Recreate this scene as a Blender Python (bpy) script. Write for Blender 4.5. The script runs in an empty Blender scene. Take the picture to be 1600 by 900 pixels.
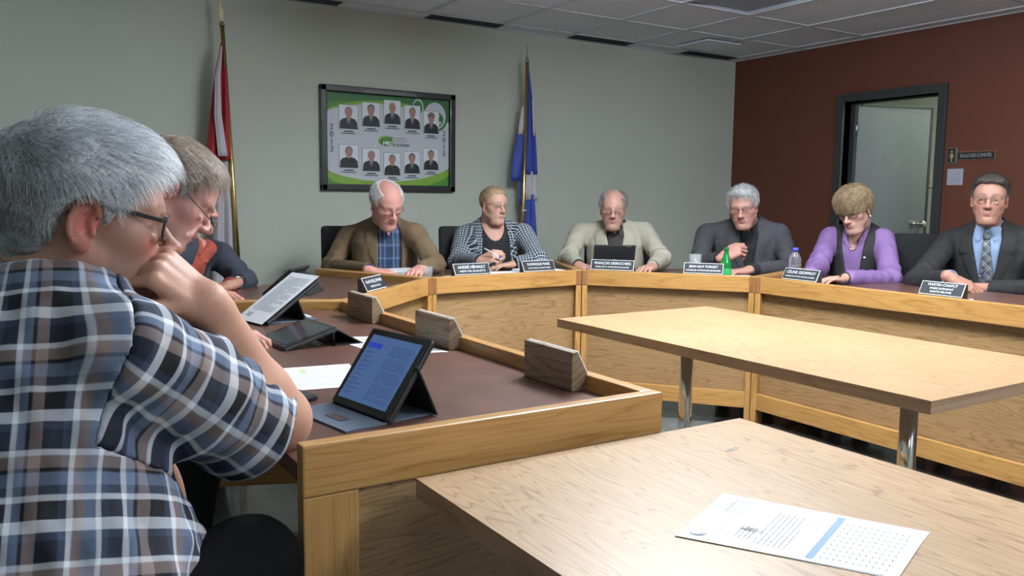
import bpy, bmesh, math, random
import numpy as np
from mathutils import Vector, Matrix
random.seed(7); RS = np.random.RandomState(11)
SC = bpy.context.scene
COL = SC.collection
# ------------------------------------------------------------------ camera
FPX, PITCH, ROLL, YAW = 1296.3, .1073, .0110, .5618
_cy, _sy = math.cos(YAW), math.sin(YAW)
CF = np.array([_sy*math.cos(PITCH), _cy*math.cos(PITCH), -math.sin(PITCH)])
_R0 = np.array([_cy, -_sy, 0.]); _U0 = np.cross(_R0, CF)
CR = math.cos(ROLL)*_R0+math.sin(ROLL)*_U0
CU = -math.sin(ROLL)*_R0+math.cos(ROLL)*_U0
CAM = np.array([0, 0, 1.2])
cam = bpy.data.cameras.new('camera'); cam_o = bpy.data.objects.new('camera', cam); COL.objects.link(cam_o)
cam.sensor_width = 36; cam.lens = FPX/1600*36; cam.clip_start = .02; cam.clip_end = 60
M4 = Matrix.Identity(4)
for i in range(3):
    M4[i][0] = CR[i]; M4[i][1] = CU[i]; M4[i][2] = -CF[i]; M4[i][3] = CAM[i]
cam_o.matrix_world = M4
SC.camera = cam_o
# ------------------------------------------------------------------ world, light, exposure
wd = bpy.data.worlds.new('world'); SC.world = wd; wd.use_nodes = True
wd.node_tree.nodes['Background'].inputs[0].default_value = (.5, .55, .6, 1)
wd.node_tree.nodes['Background'].inputs[1].default_value = .04
SC.view_settings.view_transform = 'Standard'; SC.view_settings.look = 'None'
SC.view_settings.exposure = 0.0; SC.view_settings.gamma = 1; SC.view_settings.use_curve_mapping = False
CEIL = 2.45
# fluorescent troffers (out of the frame, overhead): centre x, y, half sizes
TROFFERS = [(2.275, 2.21, .29, .59, 1.25), (2.275, -.23, .29, .59, .38), (4.105, .99, .29, .59, .5), (.445, -1.45, .29, .59, .04), (2.275, -2.67, .29, .50, .08)]
LAMP_W = 80.0
def area_light(name, loc, sx, sy, power, col):
    l = bpy.data.lights.new(name, 'AREA'); l.shape = 'RECTANGLE'; l.size = sx; l.size_y = sy; l.energy = power; l.color = col
    o = bpy.data.objects.new(name, l); o.location = loc; COL.objects.link(o); return o
for i, (x, y, a, b, k) in enumerate(TROFFERS):
    area_light('troffer_light', (x, y, CEIL-.09), a*2*.9, b*2*.9, LAMP_W*k, (.93, .98, 1.0))
for x, y in ((2.275, 2.21), (2.275, -.23)):      # unseen fill lamps, added beside two fixtures to brighten the ceiling
    for s in (-1, 1):
        o = area_light('ceiling_fill_light', (x+s*.33, y, CEIL-.10), .06, 1.0, 42, (.84, .92, 1.0)); o.rotation_euler = (0, -s*math.radians(124), 0)
area_light('corridor_light', (6.5, 3.2, 2.38), .6, .6, 18, (.93, 1.0, .88))

def at(x, y, d=None, z=None, X=None, Y=None):
    r = CF+CR*(x-800)/FPX-CU*(y-450)/FPX
    if d is not None: t = d
    elif z is not None: t = (z-CAM[2])/r[2]
    elif X is not None: t = (X-CAM[0])/r[0]
    else: t = (Y-CAM[1])/r[1]
    return CAM+r*t
def V3(*a): return np.array(a, float)
def unit(v): v = np.array(v, float); return v/np.linalg.norm(v)
# ------------------------------------------------------------------ object helpers
def tag(o, label=None, cat=None, group=None, kind=None):
    if label: o['label'] = label
    if cat: o['category'] = cat
    if group: o['group'] = group
    if kind: o['kind'] = kind
    return o
def thing(name, label, cat, loc=(0, 0, 0), group=None):
    o = bpy.data.objects.new(name, None); o.empty_display_size = .05; o.location = [float(c) for c in loc]; COL.objects.link(o)
    return tag(o, label, cat, group)
def root_loc(p):
    l = Vector((0, 0, 0))
    while p is not None: l += p.location; p = p.parent
    return l
def link(name, me, mats, parent=None, origin=None):
    """me in world coordinates; the object is parented (unrotated parents only)."""
    if not isinstance(mats, (list, tuple)): mats = [mats]
    for m in mats: me.materials.append(m)
    o = bpy.data.objects.new(name, me); COL.objects.link(o)
    if origin is None:
        if len(me.vertices):
            co = np.empty(len(me.vertices)*3); me.vertices.foreach_get('co', co); co = co.reshape(-1, 3)
            origin = (co.min(0)+co.max(0))/2; origin[2] = co[:, 2].min()
        else: origin = np.zeros(3)
    og = Vector([float(c) for c in origin])
    me.transform(Matrix.Translation(-og))
    if parent is not None: o.parent = parent; o.location = og-root_loc(parent)
    else: o.location = og
    return o
def mesh_from(verts, faces, smooth=False):
    me = bpy.data.meshes.new('m'); me.from_pydata([tuple(map(float, v)) for v in verts], [], faces); me.update()
    if smooth: me.polygons.foreach_set('use_smooth', [True]*len(me.polygons))
    return me
class MB:
    """collects shapes in one bmesh, world coordinates, uv in metres"""
    def __init__(s): s.bm = bmesh.new(); s.uv = s.bm.loops.layers.uv.new('UVMap')
    def box(s, c, dims, ax=(1, 0, 0), up=(0, 0, 1), bev=0, mi=0, grain=None, smooth=False):
        """c centre, dims along (ax, ay, az)"""
        x = unit(ax); z = unit(up); y = np.cross(z, x); y /= np.linalg.norm(y); z = np.cross(x, y)
        b = bmesh.new(); bmesh.ops.create_cube(b, size=1)
        for v in b.verts: v.co = Vector((v.co.x*dims[0], v.co.y*dims[1], v.co.z*dims[2]))
        if bev > 0: bmesh.ops.bevel(b, geom=b.edges[:], offset=bev, segments=2, affect='EDGES', profile=.6)
        g = int(np.argmax(dims)) if grain is None else grain
        off = (random.random()*7, random.random()*7)
        s._add(b, np.array([x, y, z]).T, np.array(c, float), mi, g, off, smooth); return s
    def _add(s, b, Rm, c, mi, g, off, smooth=False):
        b.verts.ensure_lookup_table(); b.faces.ensure_lookup_table()
        vm = [s.bm.verts.new(Vector(Rm@np.array(v.co)+c)) for v in b.verts]
        o1 = [a for a in range(3) if a != g]
        b.normal_update()
        for f in b.faces:
            try: nf = s.bm.faces.new([vm[v.index] for v in f.verts])
            except ValueError: continue
            nf.material_index = mi; nf.smooth = smooth
            n = [abs(t) for t in f.normal]; k = n.index(max(n))
            for l, v in zip(nf.loops, f.verts):
                if k == g: l[s.uv].uv = (v.co[o1[0]]*.08+off[0], v.co[o1[1]]+off[1])
                else:
                    w = [a for a in o1 if a != k]; w = w[0] if w else o1[0]
                    l[s.uv].uv = (v.co[g]+off[0], v.co[w]+off[1]+(k*.37))
        b.free()
    def poly_prism(s, pts, z0, z1, mi=0, gdir=(1, 0), bev=0):
        b = bmesh.new(); lo = [b.verts.new((p[0], p[1], z0)) for p in pts]; hi = [b.verts.new((p[0], p[1], z1)) for p in pts]
        n = len(pts); b.faces.new(hi); b.faces.new(lo[::-1])
        for i in range(n): b.faces.new([lo[i], lo[(i+1) % n], hi[(i+1) % n], hi[i]])
        bmesh.ops.recalc_face_normals(b, faces=b.faces[:])
        if bev: bmesh.ops.bevel(b, geom=b.edges[:], offset=bev, segments=2, affect='EDGES')
        b.verts.index_update(); b.verts.ensure_lookup_table()
        vm = [s.bm.verts.new(v.co) for v in b.verts]; g = unit((gdir[0], gdir[1])); h = (-g[1], g[0])
        b.normal_update()
        for f in b.faces:
            nf = s.bm.faces.new([vm[v.index] for v in f.verts]); nf.material_index = mi
            for l, v in zip(nf.loops, f.verts):
                a = v.co.x*g[0]+v.co.y*g[1]; c = v.co.x*h[0]+v.co.y*h[1]
                if abs(f.normal.z) < .5:
                    if abs(f.normal.x*g[0]+f.normal.y*g[1]) > .7: l[s.uv].uv = (c*.3, v.co.z+3)
                    else: l[s.uv].uv = (a, v.co.z+3)
                else: l[s.uv].uv = (a, c)
        b.free(); return s
    def tube(s, pts, r, n=10, mi=0, caps=True, closed=False):
        pts = [np.array(p, float) for p in pts]; m = len(pts)
        rr = r if hasattr(r, '__len__') else [r]*m
        rings = []; prev = None
        for i, p in enumerate(pts):
            if closed: t = unit(pts[(i+1) % m]-pts[i-1])
            else: t = unit(pts[min(i+1, m-1)]-pts[max(i-1, 0)])
            if prev is None:
                a = np.cross(t, (0, 0, 1)); a = np.cross(t, (1, 0, 0)) if np.linalg.norm(a) < .1 else a
            else: a = prev-t*(prev@t)
            a = unit(a); prev = a; b = np.cross(t, a)
            rings.append([s.bm.verts.new(Vector(p+(a*math.cos(2*math.pi*k/n)+b*math.sin(2*math.pi*k/n))*rr[i])) for k in range(n)])
        for i in range(m if closed else m-1):
            A, B = rings[i], rings[(i+1) % m]
            for k in range(n):
                f = s.bm.faces.new([A[k], A[(k+1) % n], B[(k+1) % n], B[k]]); f.smooth = True; f.material_index = mi
        if caps and not closed:
            s.bm.faces.new(rings[0][::-1]).material_index = mi; s.bm.faces.new(rings[-1]).material_index = mi
        return s
    def lathe(s, c, prof, n=24, mi=0, axis=(0, 0, 1)):
        """prof: (r, h) list"""
        z = unit(axis); a = np.cross(z, (0, 1, 0)); a = np.cross(z, (1, 0, 0)) if np.linalg.norm(a) < .1 else a; a = unit(a); b = np.cross(z, a)
        c = np.array(c, float); rings = []
        for r, h in prof:
            rings.append([s.bm.verts.new(Vector(c+z*h+(a*math.cos(2*math.pi*k/n)+b*math.sin(2*math.pi*k/n))*max(r, 1e-5))) for k in range(n)])
        for A, B in zip(rings[:-1], rings[1:]):
            for k in range(n):
                f = s.bm.faces.new([A[k], B[k], B[(k+1) % n], A[(k+1) % n]]); f.smooth = True; f.material_index = mi
        return s
    def quad(s, p, mi=0, uvs=None):
        f = s.bm.faces.new([s.bm.verts.new(Vector([float(t) for t in q])) for q in p]); f.material_index = mi
        uvs = uvs or [(0, 0), (1, 0), (1, 1), (0, 1)]
        if len(p) == 4:
            for l, u in zip(f.loops, uvs): l[s.uv].uv = u
        return s
    def build(s, name, mats, parent=None, origin=None, recalc=True):
        if recalc: bmesh.ops.recalc_face_normals(s.bm, faces=s.bm.faces[:])
        me = bpy.data.meshes.new(name); s.bm.to_mesh(me); s.bm.free()
        return link(name, me, mats, parent, origin)
# ------------------------------------------------------------------ materials
def nt(m): return m.node_tree.nodes, m.node_tree.links
def pmat(name, col, rough=.6, metal=0, spec=.5, bump=0, bscale=200, var=0, vscale=8, coat=0, emit=None, estr=0, trans=0, ior=1.45, sheen=0, alpha=1):
    m = bpy.data.materials.new(name); m.use_nodes = True; N, L = nt(m); p = N['Principled BSDF']
    p.inputs['Base Color'].default_value = (*col, 1); p.inputs['Roughness'].default_value = rough; p.inputs['Metallic'].default_value = metal
    p.inputs['Specular IOR Level'].default_value = spec; p.inputs['Coat Weight'].default_value = coat; p.inputs['IOR'].default_value = ior
    p.inputs['Transmission Weight'].default_value = trans; p.inputs['Sheen Weight'].default_value = sheen; p.inputs['Alpha'].default_value = alpha
    if emit: p.inputs['Emission Color'].default_value = (*emit, 1); p.inputs['Emission Strength'].default_value = estr
    tc = N.new('ShaderNodeTexCoord')
    if var:
        n = N.new('ShaderNodeTexNoise'); n.inputs['Scale'].default_value = vscale; n.inputs['Detail'].default_value = 4; L.new(tc.outputs['Object'], n.inputs['Vector'])
        mr = N.new('ShaderNodeMapRange'); mr.inputs[1].default_value = .3; mr.inputs[2].default_value = .7; mr.inputs[3].default_value = 1-var; mr.inputs[4].default_value = 1+var; L.new(n.outputs[0], mr.inputs[0])
        mx = N.new('ShaderNodeMix'); mx.data_type = 'RGBA'; mx.blend_type = 'MULTIPLY'; mx.inputs[0].default_value = 1; mx.inputs[6].default_value = (*col, 1)
        L.new(mr.outputs[0], mx.inputs[7]); L.new(mx.outputs[2], p.inputs['Base Color'])
    if bump:
        n = N.new('ShaderNodeTexNoise'); n.inputs['Scale'].default_value = bscale; n.inputs['Detail'].default_value = 3; L.new(tc.outputs['Object'], n.inputs['Vector'])
        b = N.new('ShaderNodeBump'); b.inputs['Strength'].default_value = bump; b.inputs['Distance'].default_value = .002; L.new(n.outputs[0], b.inputs['Height']); L.new(b.outputs[0], p.inputs['Normal'])
    return m
def ramp(N, stops, interp='LINEAR'):
    r = N.new('ShaderNodeValToRGB'); r.color_ramp.interpolation = interp; e = r.color_ramp.elements
    while len(e) > 1: e.remove(e[-1])
    e[0].position = stops[0][0]; e[0].color = (*stops[0][1], 1)
    for p, c in stops[1:]: q = e.new(p); q.color = (*c, 1)
    return r
def wood(name, light, mid, dark, rough=.35, coat=.3, cath=1.0, fine=90):
    m = bpy.data.materials.new(name); m.use_nodes = True; N, L = nt(m); p = N['Principled BSDF']
    uv = N.new('ShaderNodeUVMap'); uv.uv_map = 'UVMap'
    mp = N.new('ShaderNodeMapping'); mp.inputs['Scale'].default_value = (1.6, 14, 1); L.new(uv.outputs[0], mp.inputs[0])
    n1 = N.new('ShaderNodeTexNoise'); n1.inputs['Scale'].default_value = 1.0; n1.inputs['Detail'].default_value = 2; n1.inputs['Roughness'].default_value = .45; L.new(mp.outputs[0], n1.inputs['Vector'])
    mu = N.new('ShaderNodeMath'); mu.operation = 'MULTIPLY'; mu.inputs[1].default_value = 11*cath; L.new(n1.outputs[0], mu.inputs[0])
    fr = N.new('ShaderNodeMath'); fr.operation = 'PINGPONG'; fr.inputs[1].default_value = .5; L.new(mu.outputs[0], fr.inputs[0])
    r1 = ramp(N, [(0, dark), (.16, mid), (.5, light), (1, light)]); 
    sc = N.new('ShaderNodeMath'); sc.operation = 'MULTIPLY'; sc.inputs[1].default_value = 2; L.new(fr.outputs[0], sc.inputs[0]); L.new(sc.outputs[0], r1.inputs[0])
    mp2 = N.new('ShaderNodeMapping'); mp2.inputs['Scale'].default_value = (7, fine*2.2, 1); L.new(uv.outputs[0], mp2.inputs[0])
    n2 = N.new('ShaderNodeTexNoise'); n2.inputs['Scale'].default_value = 1; n2.inputs['Detail'].default_value = 3; L.new(mp2.outputs[0], n2.inputs['Vector'])
    r2 = ramp(N, [(.3, (.78, .74, .70)), (.62, (1.05, 1.05, 1.05))]); L.new(n2.outputs[0], r2.inputs[0])
    mx = N.new('ShaderNodeMix'); mx.data_type = 'RGBA'; mx.blend_type = 'MULTIPLY'; mx.inputs[0].default_value = .8; L.new(r1.outputs[0], mx.inputs[6]); L.new(r2.outputs[0], mx.inputs[7])
    n3 = N.new('ShaderNodeTexNoise'); n3.inputs['Scale'].default_value = 2.2; L.new(uv.outputs[0], n3.inputs['Vector'])
    r3 = ramp(N, [(.3, (.86, .85, .84)), (.7, (1.06, 1.06, 1.06))]); L.new(n3.outputs[0], r3.inputs[0])
    mx2 = N.new('ShaderNodeMix'); mx2.data_type = 'RGBA'; mx2.blend_type = 'MULTIPLY'; mx2.inputs[0].default_value = .7; L.new(mx.outputs[2], mx2.inputs[6]); L.new(r3.outputs[0], mx2.inputs[7])
    L.new(mx2.outputs[2], p.inputs['Base Color'])
    p.inputs['Roughness'].default_value = rough; p.inputs['Coat Weight'].default_value = coat; p.inputs['Coat Roughness'].default_value = .25
    b = N.new('ShaderNodeBump'); b.inputs['Strength'].default_value = .15; b.inputs['Distance'].default_value = .001; L.new(n2.outputs[0], b.inputs['Height']); L.new(b.outputs[0], p.inputs['Normal'])
    return m
M = {}
M['rail'] = wood('varnished_oak', (.46, .252, .078), (.43, .228, .066), (.35, .175, .046), rough=.38, coat=.35, cath=.7)
M['endgrain'] = pmat('oak_end_grain', (.24, .10, .035), .5, var=.15, vscale=60)
M['panel'] = wood('oak_veneer_panel', (.325, .202, .092), (.275, .168, .072), (.205, .12, .048), rough=.5, coat=.1, cath=1.5)
M['laminate'] = wood('oak_laminate', (.37, .242, .130), (.335, .210, .105), (.205, .120, .055), rough=.42, coat=.15, cath=1.9)
M['laminate_edge'] = wood('oak_laminate_edge', (.36, .24, .15), (.33, .215, .13), (.25, .155, .09), rough=.45, coat=.1, cath=.5)
M['block'] = wood('walnut_stained_block', (.25, .185, .115), (.21, .15, .09), (.13, .085, .045), rough=.5, coat=.05, cath=.9)
M['worktop'] = pmat('brown_worktop', (.105, .05, .036), .36, var=.22, vscale=9, bump=.15, bscale=700, coat=.15)
M['gray_wall'] = pmat('green_gray_paint', (.48, .52, .455), .75, bump=.12, bscale=900, var=.02, vscale=3)
M['red_wall'] = pmat('brick_red_paint', (.112, .034, .018), .7, bump=.12, bscale=900, var=.04, vscale=3)
M['white_wall'] = pmat('white_paint', (.70, .74, .66), .8)
M['ceil'] = pmat('ceiling_tile_white', (.82, .85, .95), .9, bump=.25, bscale=260, var=.03, vscale=40)
M['tbar'] = pmat('ceiling_grid_metal', (.62, .64, .72), .5)
M['slot'] = pmat('diffuser_dark', (.06, .075, .10), .6)
M['lens'] = pmat('louvre_gray', (.36, .38, .46), .5)
M['emit'] = pmat('lamp_diffuser', (1, 1, 1), .5, emit=(.93, .98, 1), estr=3)
M['floor'] = pmat('vinyl_floor', (.14, .145, .14), .22, var=.25, vscale=6, coat=.4)
M['chrome'] = pmat('chrome', (.72, .71, .69), .12, metal=1)
M['black'] = pmat('black_plastic', (.012, .012, .013), .45)
M['fabric'] = pmat('black_chair_fabric', (.012, .013, .014), .9, bump=.4, bscale=600)
M['door'] = pmat('gray_door_paint', (.15, .17, .18), .45, var=.04)
M['dframe'] = pmat('door_frame_charcoal', (.035, .038, .04), .4)
M['steel'] = pmat('brushed_steel', (.45, .46, .46), .35, metal=1)
M['paper'] = pmat('white_paper', (.80, .83, .88), .7)
M['ink'] = pmat('gray_ink', (.22, .24, .28), .7)
M['blackink'] = pmat('black_ink', (.03, .03, .035), .7)
M['plate'] = pmat('nameplate_black', (.018, .024, .03), .6, spec=.3)
M['white'] = pmat('engraved_white', (.80, .82, .84), .6)
M['brass'] = pmat('brass', (.62, .45, .16), .25, metal=1)
M['leather'] = pmat('dark_leather_case', (.02, .021, .024), .45, bump=.4, bscale=500)
M['suede'] = pmat('gray_blue_lining', (.085, .115, .15), .85, bump=.3, bscale=500)
M['glass'] = pmat('clear_glass', (.55, .58, .58), .05, alpha=.25)
M['lensglass'] = pmat('spectacle_lens', (.96, .98, 1), .02, trans=1, ior=1.02, spec=.9, coat=.25)
# ------------------------------------------------------------------ room shell
WY, WX = 5.42, 5.77        # back wall, red wall
X0, Y0 = -1.6, -3.2
def structure(o): o['kind'] = 'structure'; return o
structure(MB().box(((X0+7.2)/2, (Y0+WY)/2, -.05), (7.2-X0+.4, WY-Y0+1.2, .1)).build('floor', M['floor']))
structure(MB().box(((X0+WX)/2-.05, WY+.06, CEIL/2+.05), (WX-X0+.3, .12, CEIL+.1)).build('wall_back', M['gray_wall']))
structure(MB().box((X0-.06, (Y0+WY)/2, CEIL/2+.05), (.12, WY-Y0, CEIL+.1)).build('wall_left', M['gray_wall']))
structure(MB().box(((X0+WX)/2, Y0-.06, CEIL/2+.05), (WX-X0+.2, .12, CEIL+.1)).build('wall_front', M['gray_wall']))
DY0, DY1, DZ = 3.479, 4.255, 1.985      # door opening
b = MB(); T = .14
b.box((WX+T/2, (DY1+WY)/2, CEIL/2), (T, WY-DY1, CEIL)); b.box((WX+T/2, (Y0+DY0)/2, CEIL/2), (T, DY0-Y0, CEIL)); b.box((WX+T/2, (DY0+DY1)/2, (DZ+CEIL)/2), (T, DY1-DY0, CEIL-DZ))
structure(b.build('wall_right', M['red_wall']))
# corridor beyond the door
b = MB(); b.box((7.25, 3.9, 1.25), (.1, 2.8, 2.5)); b.box((6.55, 5.15, 1.25), (1.3, .1, 2.5)); b.box((6.55, 2.55, 1.25), (1.3, .1, 2.5)); b.box((6.6, 3.85, 2.5), (1.4, 2.7, .08))
structure(b.build('wall_corridor', M['white_wall']))
# baseboards
structure(MB().box(((X0+WX)/2, WY-.006, .05), (WX-X0, .012, .1)).build('baseboard_back', M['black']))
structure(MB().box((WX-.006, (DY1+.06+WY)/2, .05), (.012, WY-DY1-.08, .1)).build('baseboard_right', M['black']))
# door frame and leaf
dr = bpy.data.objects.new('door_1', None); COL.objects.link(dr); dr['kind'] = 'structure'; dr.location = (WX, 3.87, 0)
b = MB(); w = .062
b.box((WX+.06, DY1+w/2, DZ/2+.03), (.17, w, DZ+.06), bev=.003); b.box((WX+.06, DY0-w/2, DZ/2+.03), (.17, w, DZ+.06), bev=.003); b.box((WX+.06, (DY0+DY1)/2, DZ+w/2), (.17, DY1-DY0, w), bev=.003)
b.box((WX+.09, DY1-.008, DZ/2), (.03, .016, DZ)); b.box((WX+.09, DY0+.008, DZ/2), (.03, .016, DZ)); b.box((WX+.09, (DY0+DY1)/2, DZ-.008), (.03, DY1-DY0, .016))
b.build('door_frame', M['dframe'], dr)
hg = V3(5.865, 4.215, 0); fe = V3(6.535, 4.00, 0); dd = unit(fe-hg); LW = .70; dn = V3(dd[1], -dd[0], 0)
leaf = MB().box(hg+dd*LW/2+V3(0, 0, DZ/2), (LW, .044, DZ-.02), ax=dd, bev=.002).build('door_leaf', M['door'], dr)
b = MB()   # raised edge strip around the leaf on the seen side
c0 = hg+dn*.0235
b.box(c0+dd*(LW-.012)+V3(0, 0, DZ/2), (.022, .004, DZ-.03), ax=dd); b.box(c0+dd*LW/2+V3(0, 0, DZ-.022), (LW-.03, .004, .018), ax=dd)
b.build('edge_trim', M['dframe'], leaf)
for z in (.25, 1.05, 1.78):
    b = MB(); b.tube([hg+V3(-.01, -.012, z-.05), hg+V3(-.01, -.012, z+.05)], .007, 8); b.box(hg+V3(-.002, .0, z)+dn*.01, (.035, .003, .1), ax=(0.2, -1, 0))
    b.build('hinge', M['steel'], leaf)
hp = hg+dd*(LW-.075)+V3(0, 0, 1.03); b = MB()
b.lathe(hp+dn*.022, [(0, 0), (.03, .0), (.03, .006), (.011, .01), (.011, .035), (.025, .042), (.029, .055), (.022, .066), (0, .067)], 20, axis=dn)
b.lathe(hp+dn*.022+V3(0, 0, -.0)-dd*.065, [(0, 0), (.026, .0), (.026, .006), (.014, .012), (.014, .03), (0, .031)], 20, axis=dn)
b.build('door_handle', M['chrome'], leaf)
b = MB(); b.box(hp+dn*.024-dd*.03, (.15, .003, .05), ax=dd, bev=.001); b.build('push_plate', M['steel'], leaf)
# light switch on the corridor wall
sw = thing('light_switch', 'white light switch plate on the pale wall seen through the open door', 'light switch', (7.199, 4.47, 1.39))
p_ = at(1453, 283, X=7.199)
sw.location = [float(t) for t in p_]
MB().box(p_+V3(-.003, 0, 0), (.006, .075, .118), bev=.002).build('switch_plate', pmat('switch_ivory', (.78, .80, .72), .4), sw)
MB().box(p_+V3(-.010, 0, 0), (.012, .010, .024), bev=.001).build('toggle', M['ink'], sw)
# ------------------------------------------------------------------ ceiling: T-bar grid with single tiles
ce = structure(MB().box(((X0+WX)/2, (Y0+WY)/2, CEIL+.08), (WX-X0+.3, WY-Y0+.3, .04)).build('ceiling', M['ceil']))
TS = .61; GX = 4.41; GY = 4.04-.0          # a grid crossing
xs = [GX+TS*k for k in range(-10, 4)]; ys = [GY+2*TS*k for k in range(-7, 2)]
tile_mesh = {}
def tile(x0, x1, y0, y1):
    x0, x1 = max(x0, X0), min(x1, WX); y0, y1 = max(y0, Y0), min(y1, WY-.0)
    if x1-x0 < .03 or y1-y0 < .03: return
    k = (round(x1-x0, 3), round(y1-y0, 3))
    c = ((x0+x1)/2, (y0+y1)/2, CEIL)
    if k not in tile_mesh:
        o = MB().box((c[0], c[1], CEIL+.012), (k[0]-.016, k[1]-.016, .018), bev=.002).build('ceiling_tile', M['ceil'], ce); tile_mesh[k] = o.data
    else:
        o = bpy.data.objects.new('ceiling_tile', tile_mesh[k]); COL.objects.link(o); o.parent = ce
        o.location = Vector((c[0], c[1], CEIL+.003))-root_loc(ce)
lamps = {(round(t[0]-t[2]-.015, 2), round(t[1]-t[3]-.02, 2)) for t in TROFFERS}
def is_lamp(x0, y0, x1, y1):
    for t in TROFFERS:
        if x0 < t[0] < x1 and y0 < t[1] < y1: return t
    return None
# strip of half tiles (2 ft) nearest the walls, 4 ft tiles elsewhere
rows = []
yy = GY
YL = [WY-.235]   # inner edge of the perimeter strip with the slot diffusers
ygrid = [GY+.0]
yg = [Y0]; 
k = GY
ylines = sorted([GY-1.22*i for i in range(0, 6)]+[GY+.61*i for i in range(1, 2)]+[WY-.19])
ylines = [y for y in ylines if Y0 < y < WY]
ylines = [Y0]+ylines+[WY]
xlines = [X0]+[x for x in xs if X0+.05 < x < WX-.05]+[WX]
LOUV = (GX-TS, GY-1.22)
for xa, xb in zip(xlines[:-1], xlines[1:]):
    for ya, yb in zip(ylines[:-1], ylines[1:]):
        if yb > WY-.01: continue          # perimeter strip made below
        if abs(xa-LOUV[0]) < .02 and abs(ya-LOUV[1]) < .02: continue
        if is_lamp(xa, ya, xb, yb): continue
        tile(xa, xb, ya, yb)
b = MB()
for x in xlines[1:-1]: b.box((x, (Y0+WY-.19)/2, CEIL-.001), (.024, WY-.19-Y0, .006))
for y in ylines[1:-1]: b.box(((X0+WX)/2, y, CEIL-.0015), (WX-X0, .024, .006))
b.box((WX-.011, (Y0+WY)/2, CEIL-.002), (.022, WY-Y0, .006)); b.box(((X0+WX)/2, WY-.011, CEIL-.002), (WX-X0, .022, .006))
b.build('ceiling_grid', M['tbar'], ce)
# perimeter: plain fillers alternate with dark slot diffusers along the back wall
x = 4.46+.61
edges = []
n = 0; xd = [(5.07-.02, 5.64), (3.87, 4.46), (2.64, 3.235), (1.42, 2.01), (.20, .79)]
yA, yB = WY-.165, WY-.02
for i, (a, c) in enumerate(xd):
    g = thing('air_diffuser', ['dark slot air diffuser in the ceiling next to the red wall corner', 'dark slot air diffuser above and right of the blue and white flag', 'dark slot air diffuser above the right end of the green picture', 'dark slot air diffuser cut by the top of the photo above the green picture', 'dark slot air diffuser in the ceiling left of the red flag'][i], 'air vent', ((a+c)/2, (yA+yB)/2, CEIL-.004), 'slot air diffusers along the back wall')
    MB().box(((a+c)/2, (yA+yB)/2, CEIL+.012), (c-a, yB-yA, .02)).build('plenum', M['slot'], g)
    for j in range(3):
        MB().box(((a+c)/2, yA+.03+j*.042, CEIL-.002), (c-a-.02, .006, .008)).build('blade', M['slot'], g)
ex = [X0]+sorted([v for p in xd for v in p])+[WX]
for i in range(0, len(ex), 2):
    a, c = ex[i], ex[i+1]
    if c-a > .03: MB().box(((a+c)/2, (WY-.19+WY)/2, CEIL+.008), (c-a-.006, .178, .016), bev=.003).build('ceiling_tile', M['ceil'], ce)
# troffers
for i, (x, y, a, bq, kk) in enumerate(TROFFERS):
    g = thing('ceiling_light', ['recessed fluorescent light above the far table', 'recessed fluorescent light right of the near table', 'recessed fluorescent light over the right desk', 'recessed fluorescent light above the plaid shirt man side of the camera', 'recessed fluorescent light far behind the camera'][i], 'ceiling light', (x, y, CEIL))
    MB().box((x, y, CEIL-.045), (a*2, bq*2, .07), bev=.02).build('diffuser', M['emit'], g)  # glowing box dropped below the ceiling, shaped so its sides brighten the tiles
    b = MB()
    for s in (-1, 1): b.box((x+s*(a+.006), y, CEIL+.01), (.02, bq*2+.03, .05)); b.box((x, y+s*(bq+.006), CEIL+.01), (a*2, .02, .05))
    b.build('frame', M['tbar'], g)
x0, y0 = LOUV; g = thing('ceiling_light', 'dark gray recessed ceiling light panel at the top edge above the tan jacket man', 'ceiling light', (x0+.305, y0+.61, CEIL))
MB().box((x0+.305, y0+.61, CEIL+.02), (.60, 1.21, .01)).build('diffuser', M['lens'], g)
for j in range(2):
    MB().box((x0+.01+j*.58, y0+.61, CEIL+.022), (.006, 1.2, .04)).build('rim', M['lens'], g)
    MB().box((x0+.305, y0+.01+j*1.2, CEIL+.022), (.6, .006, .04)).build('rim', M['lens'], g)
# square vent tile with a raised plate
vc = V3(4.93, 4.93, CEIL); g = thing('ceiling_diffuser', 'pale square air diffuser plate in the ceiling near the room corner', 'air vent', vc)
MB().box(vc+V3(0, 0, -.016), (.36, .36, .008), bev=.003).build('plate', M['ceil'], g)
MB().box(vc+V3(0, 0, -.006), (.26, .26, .014)).build('neck', M['tbar'], g)
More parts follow.
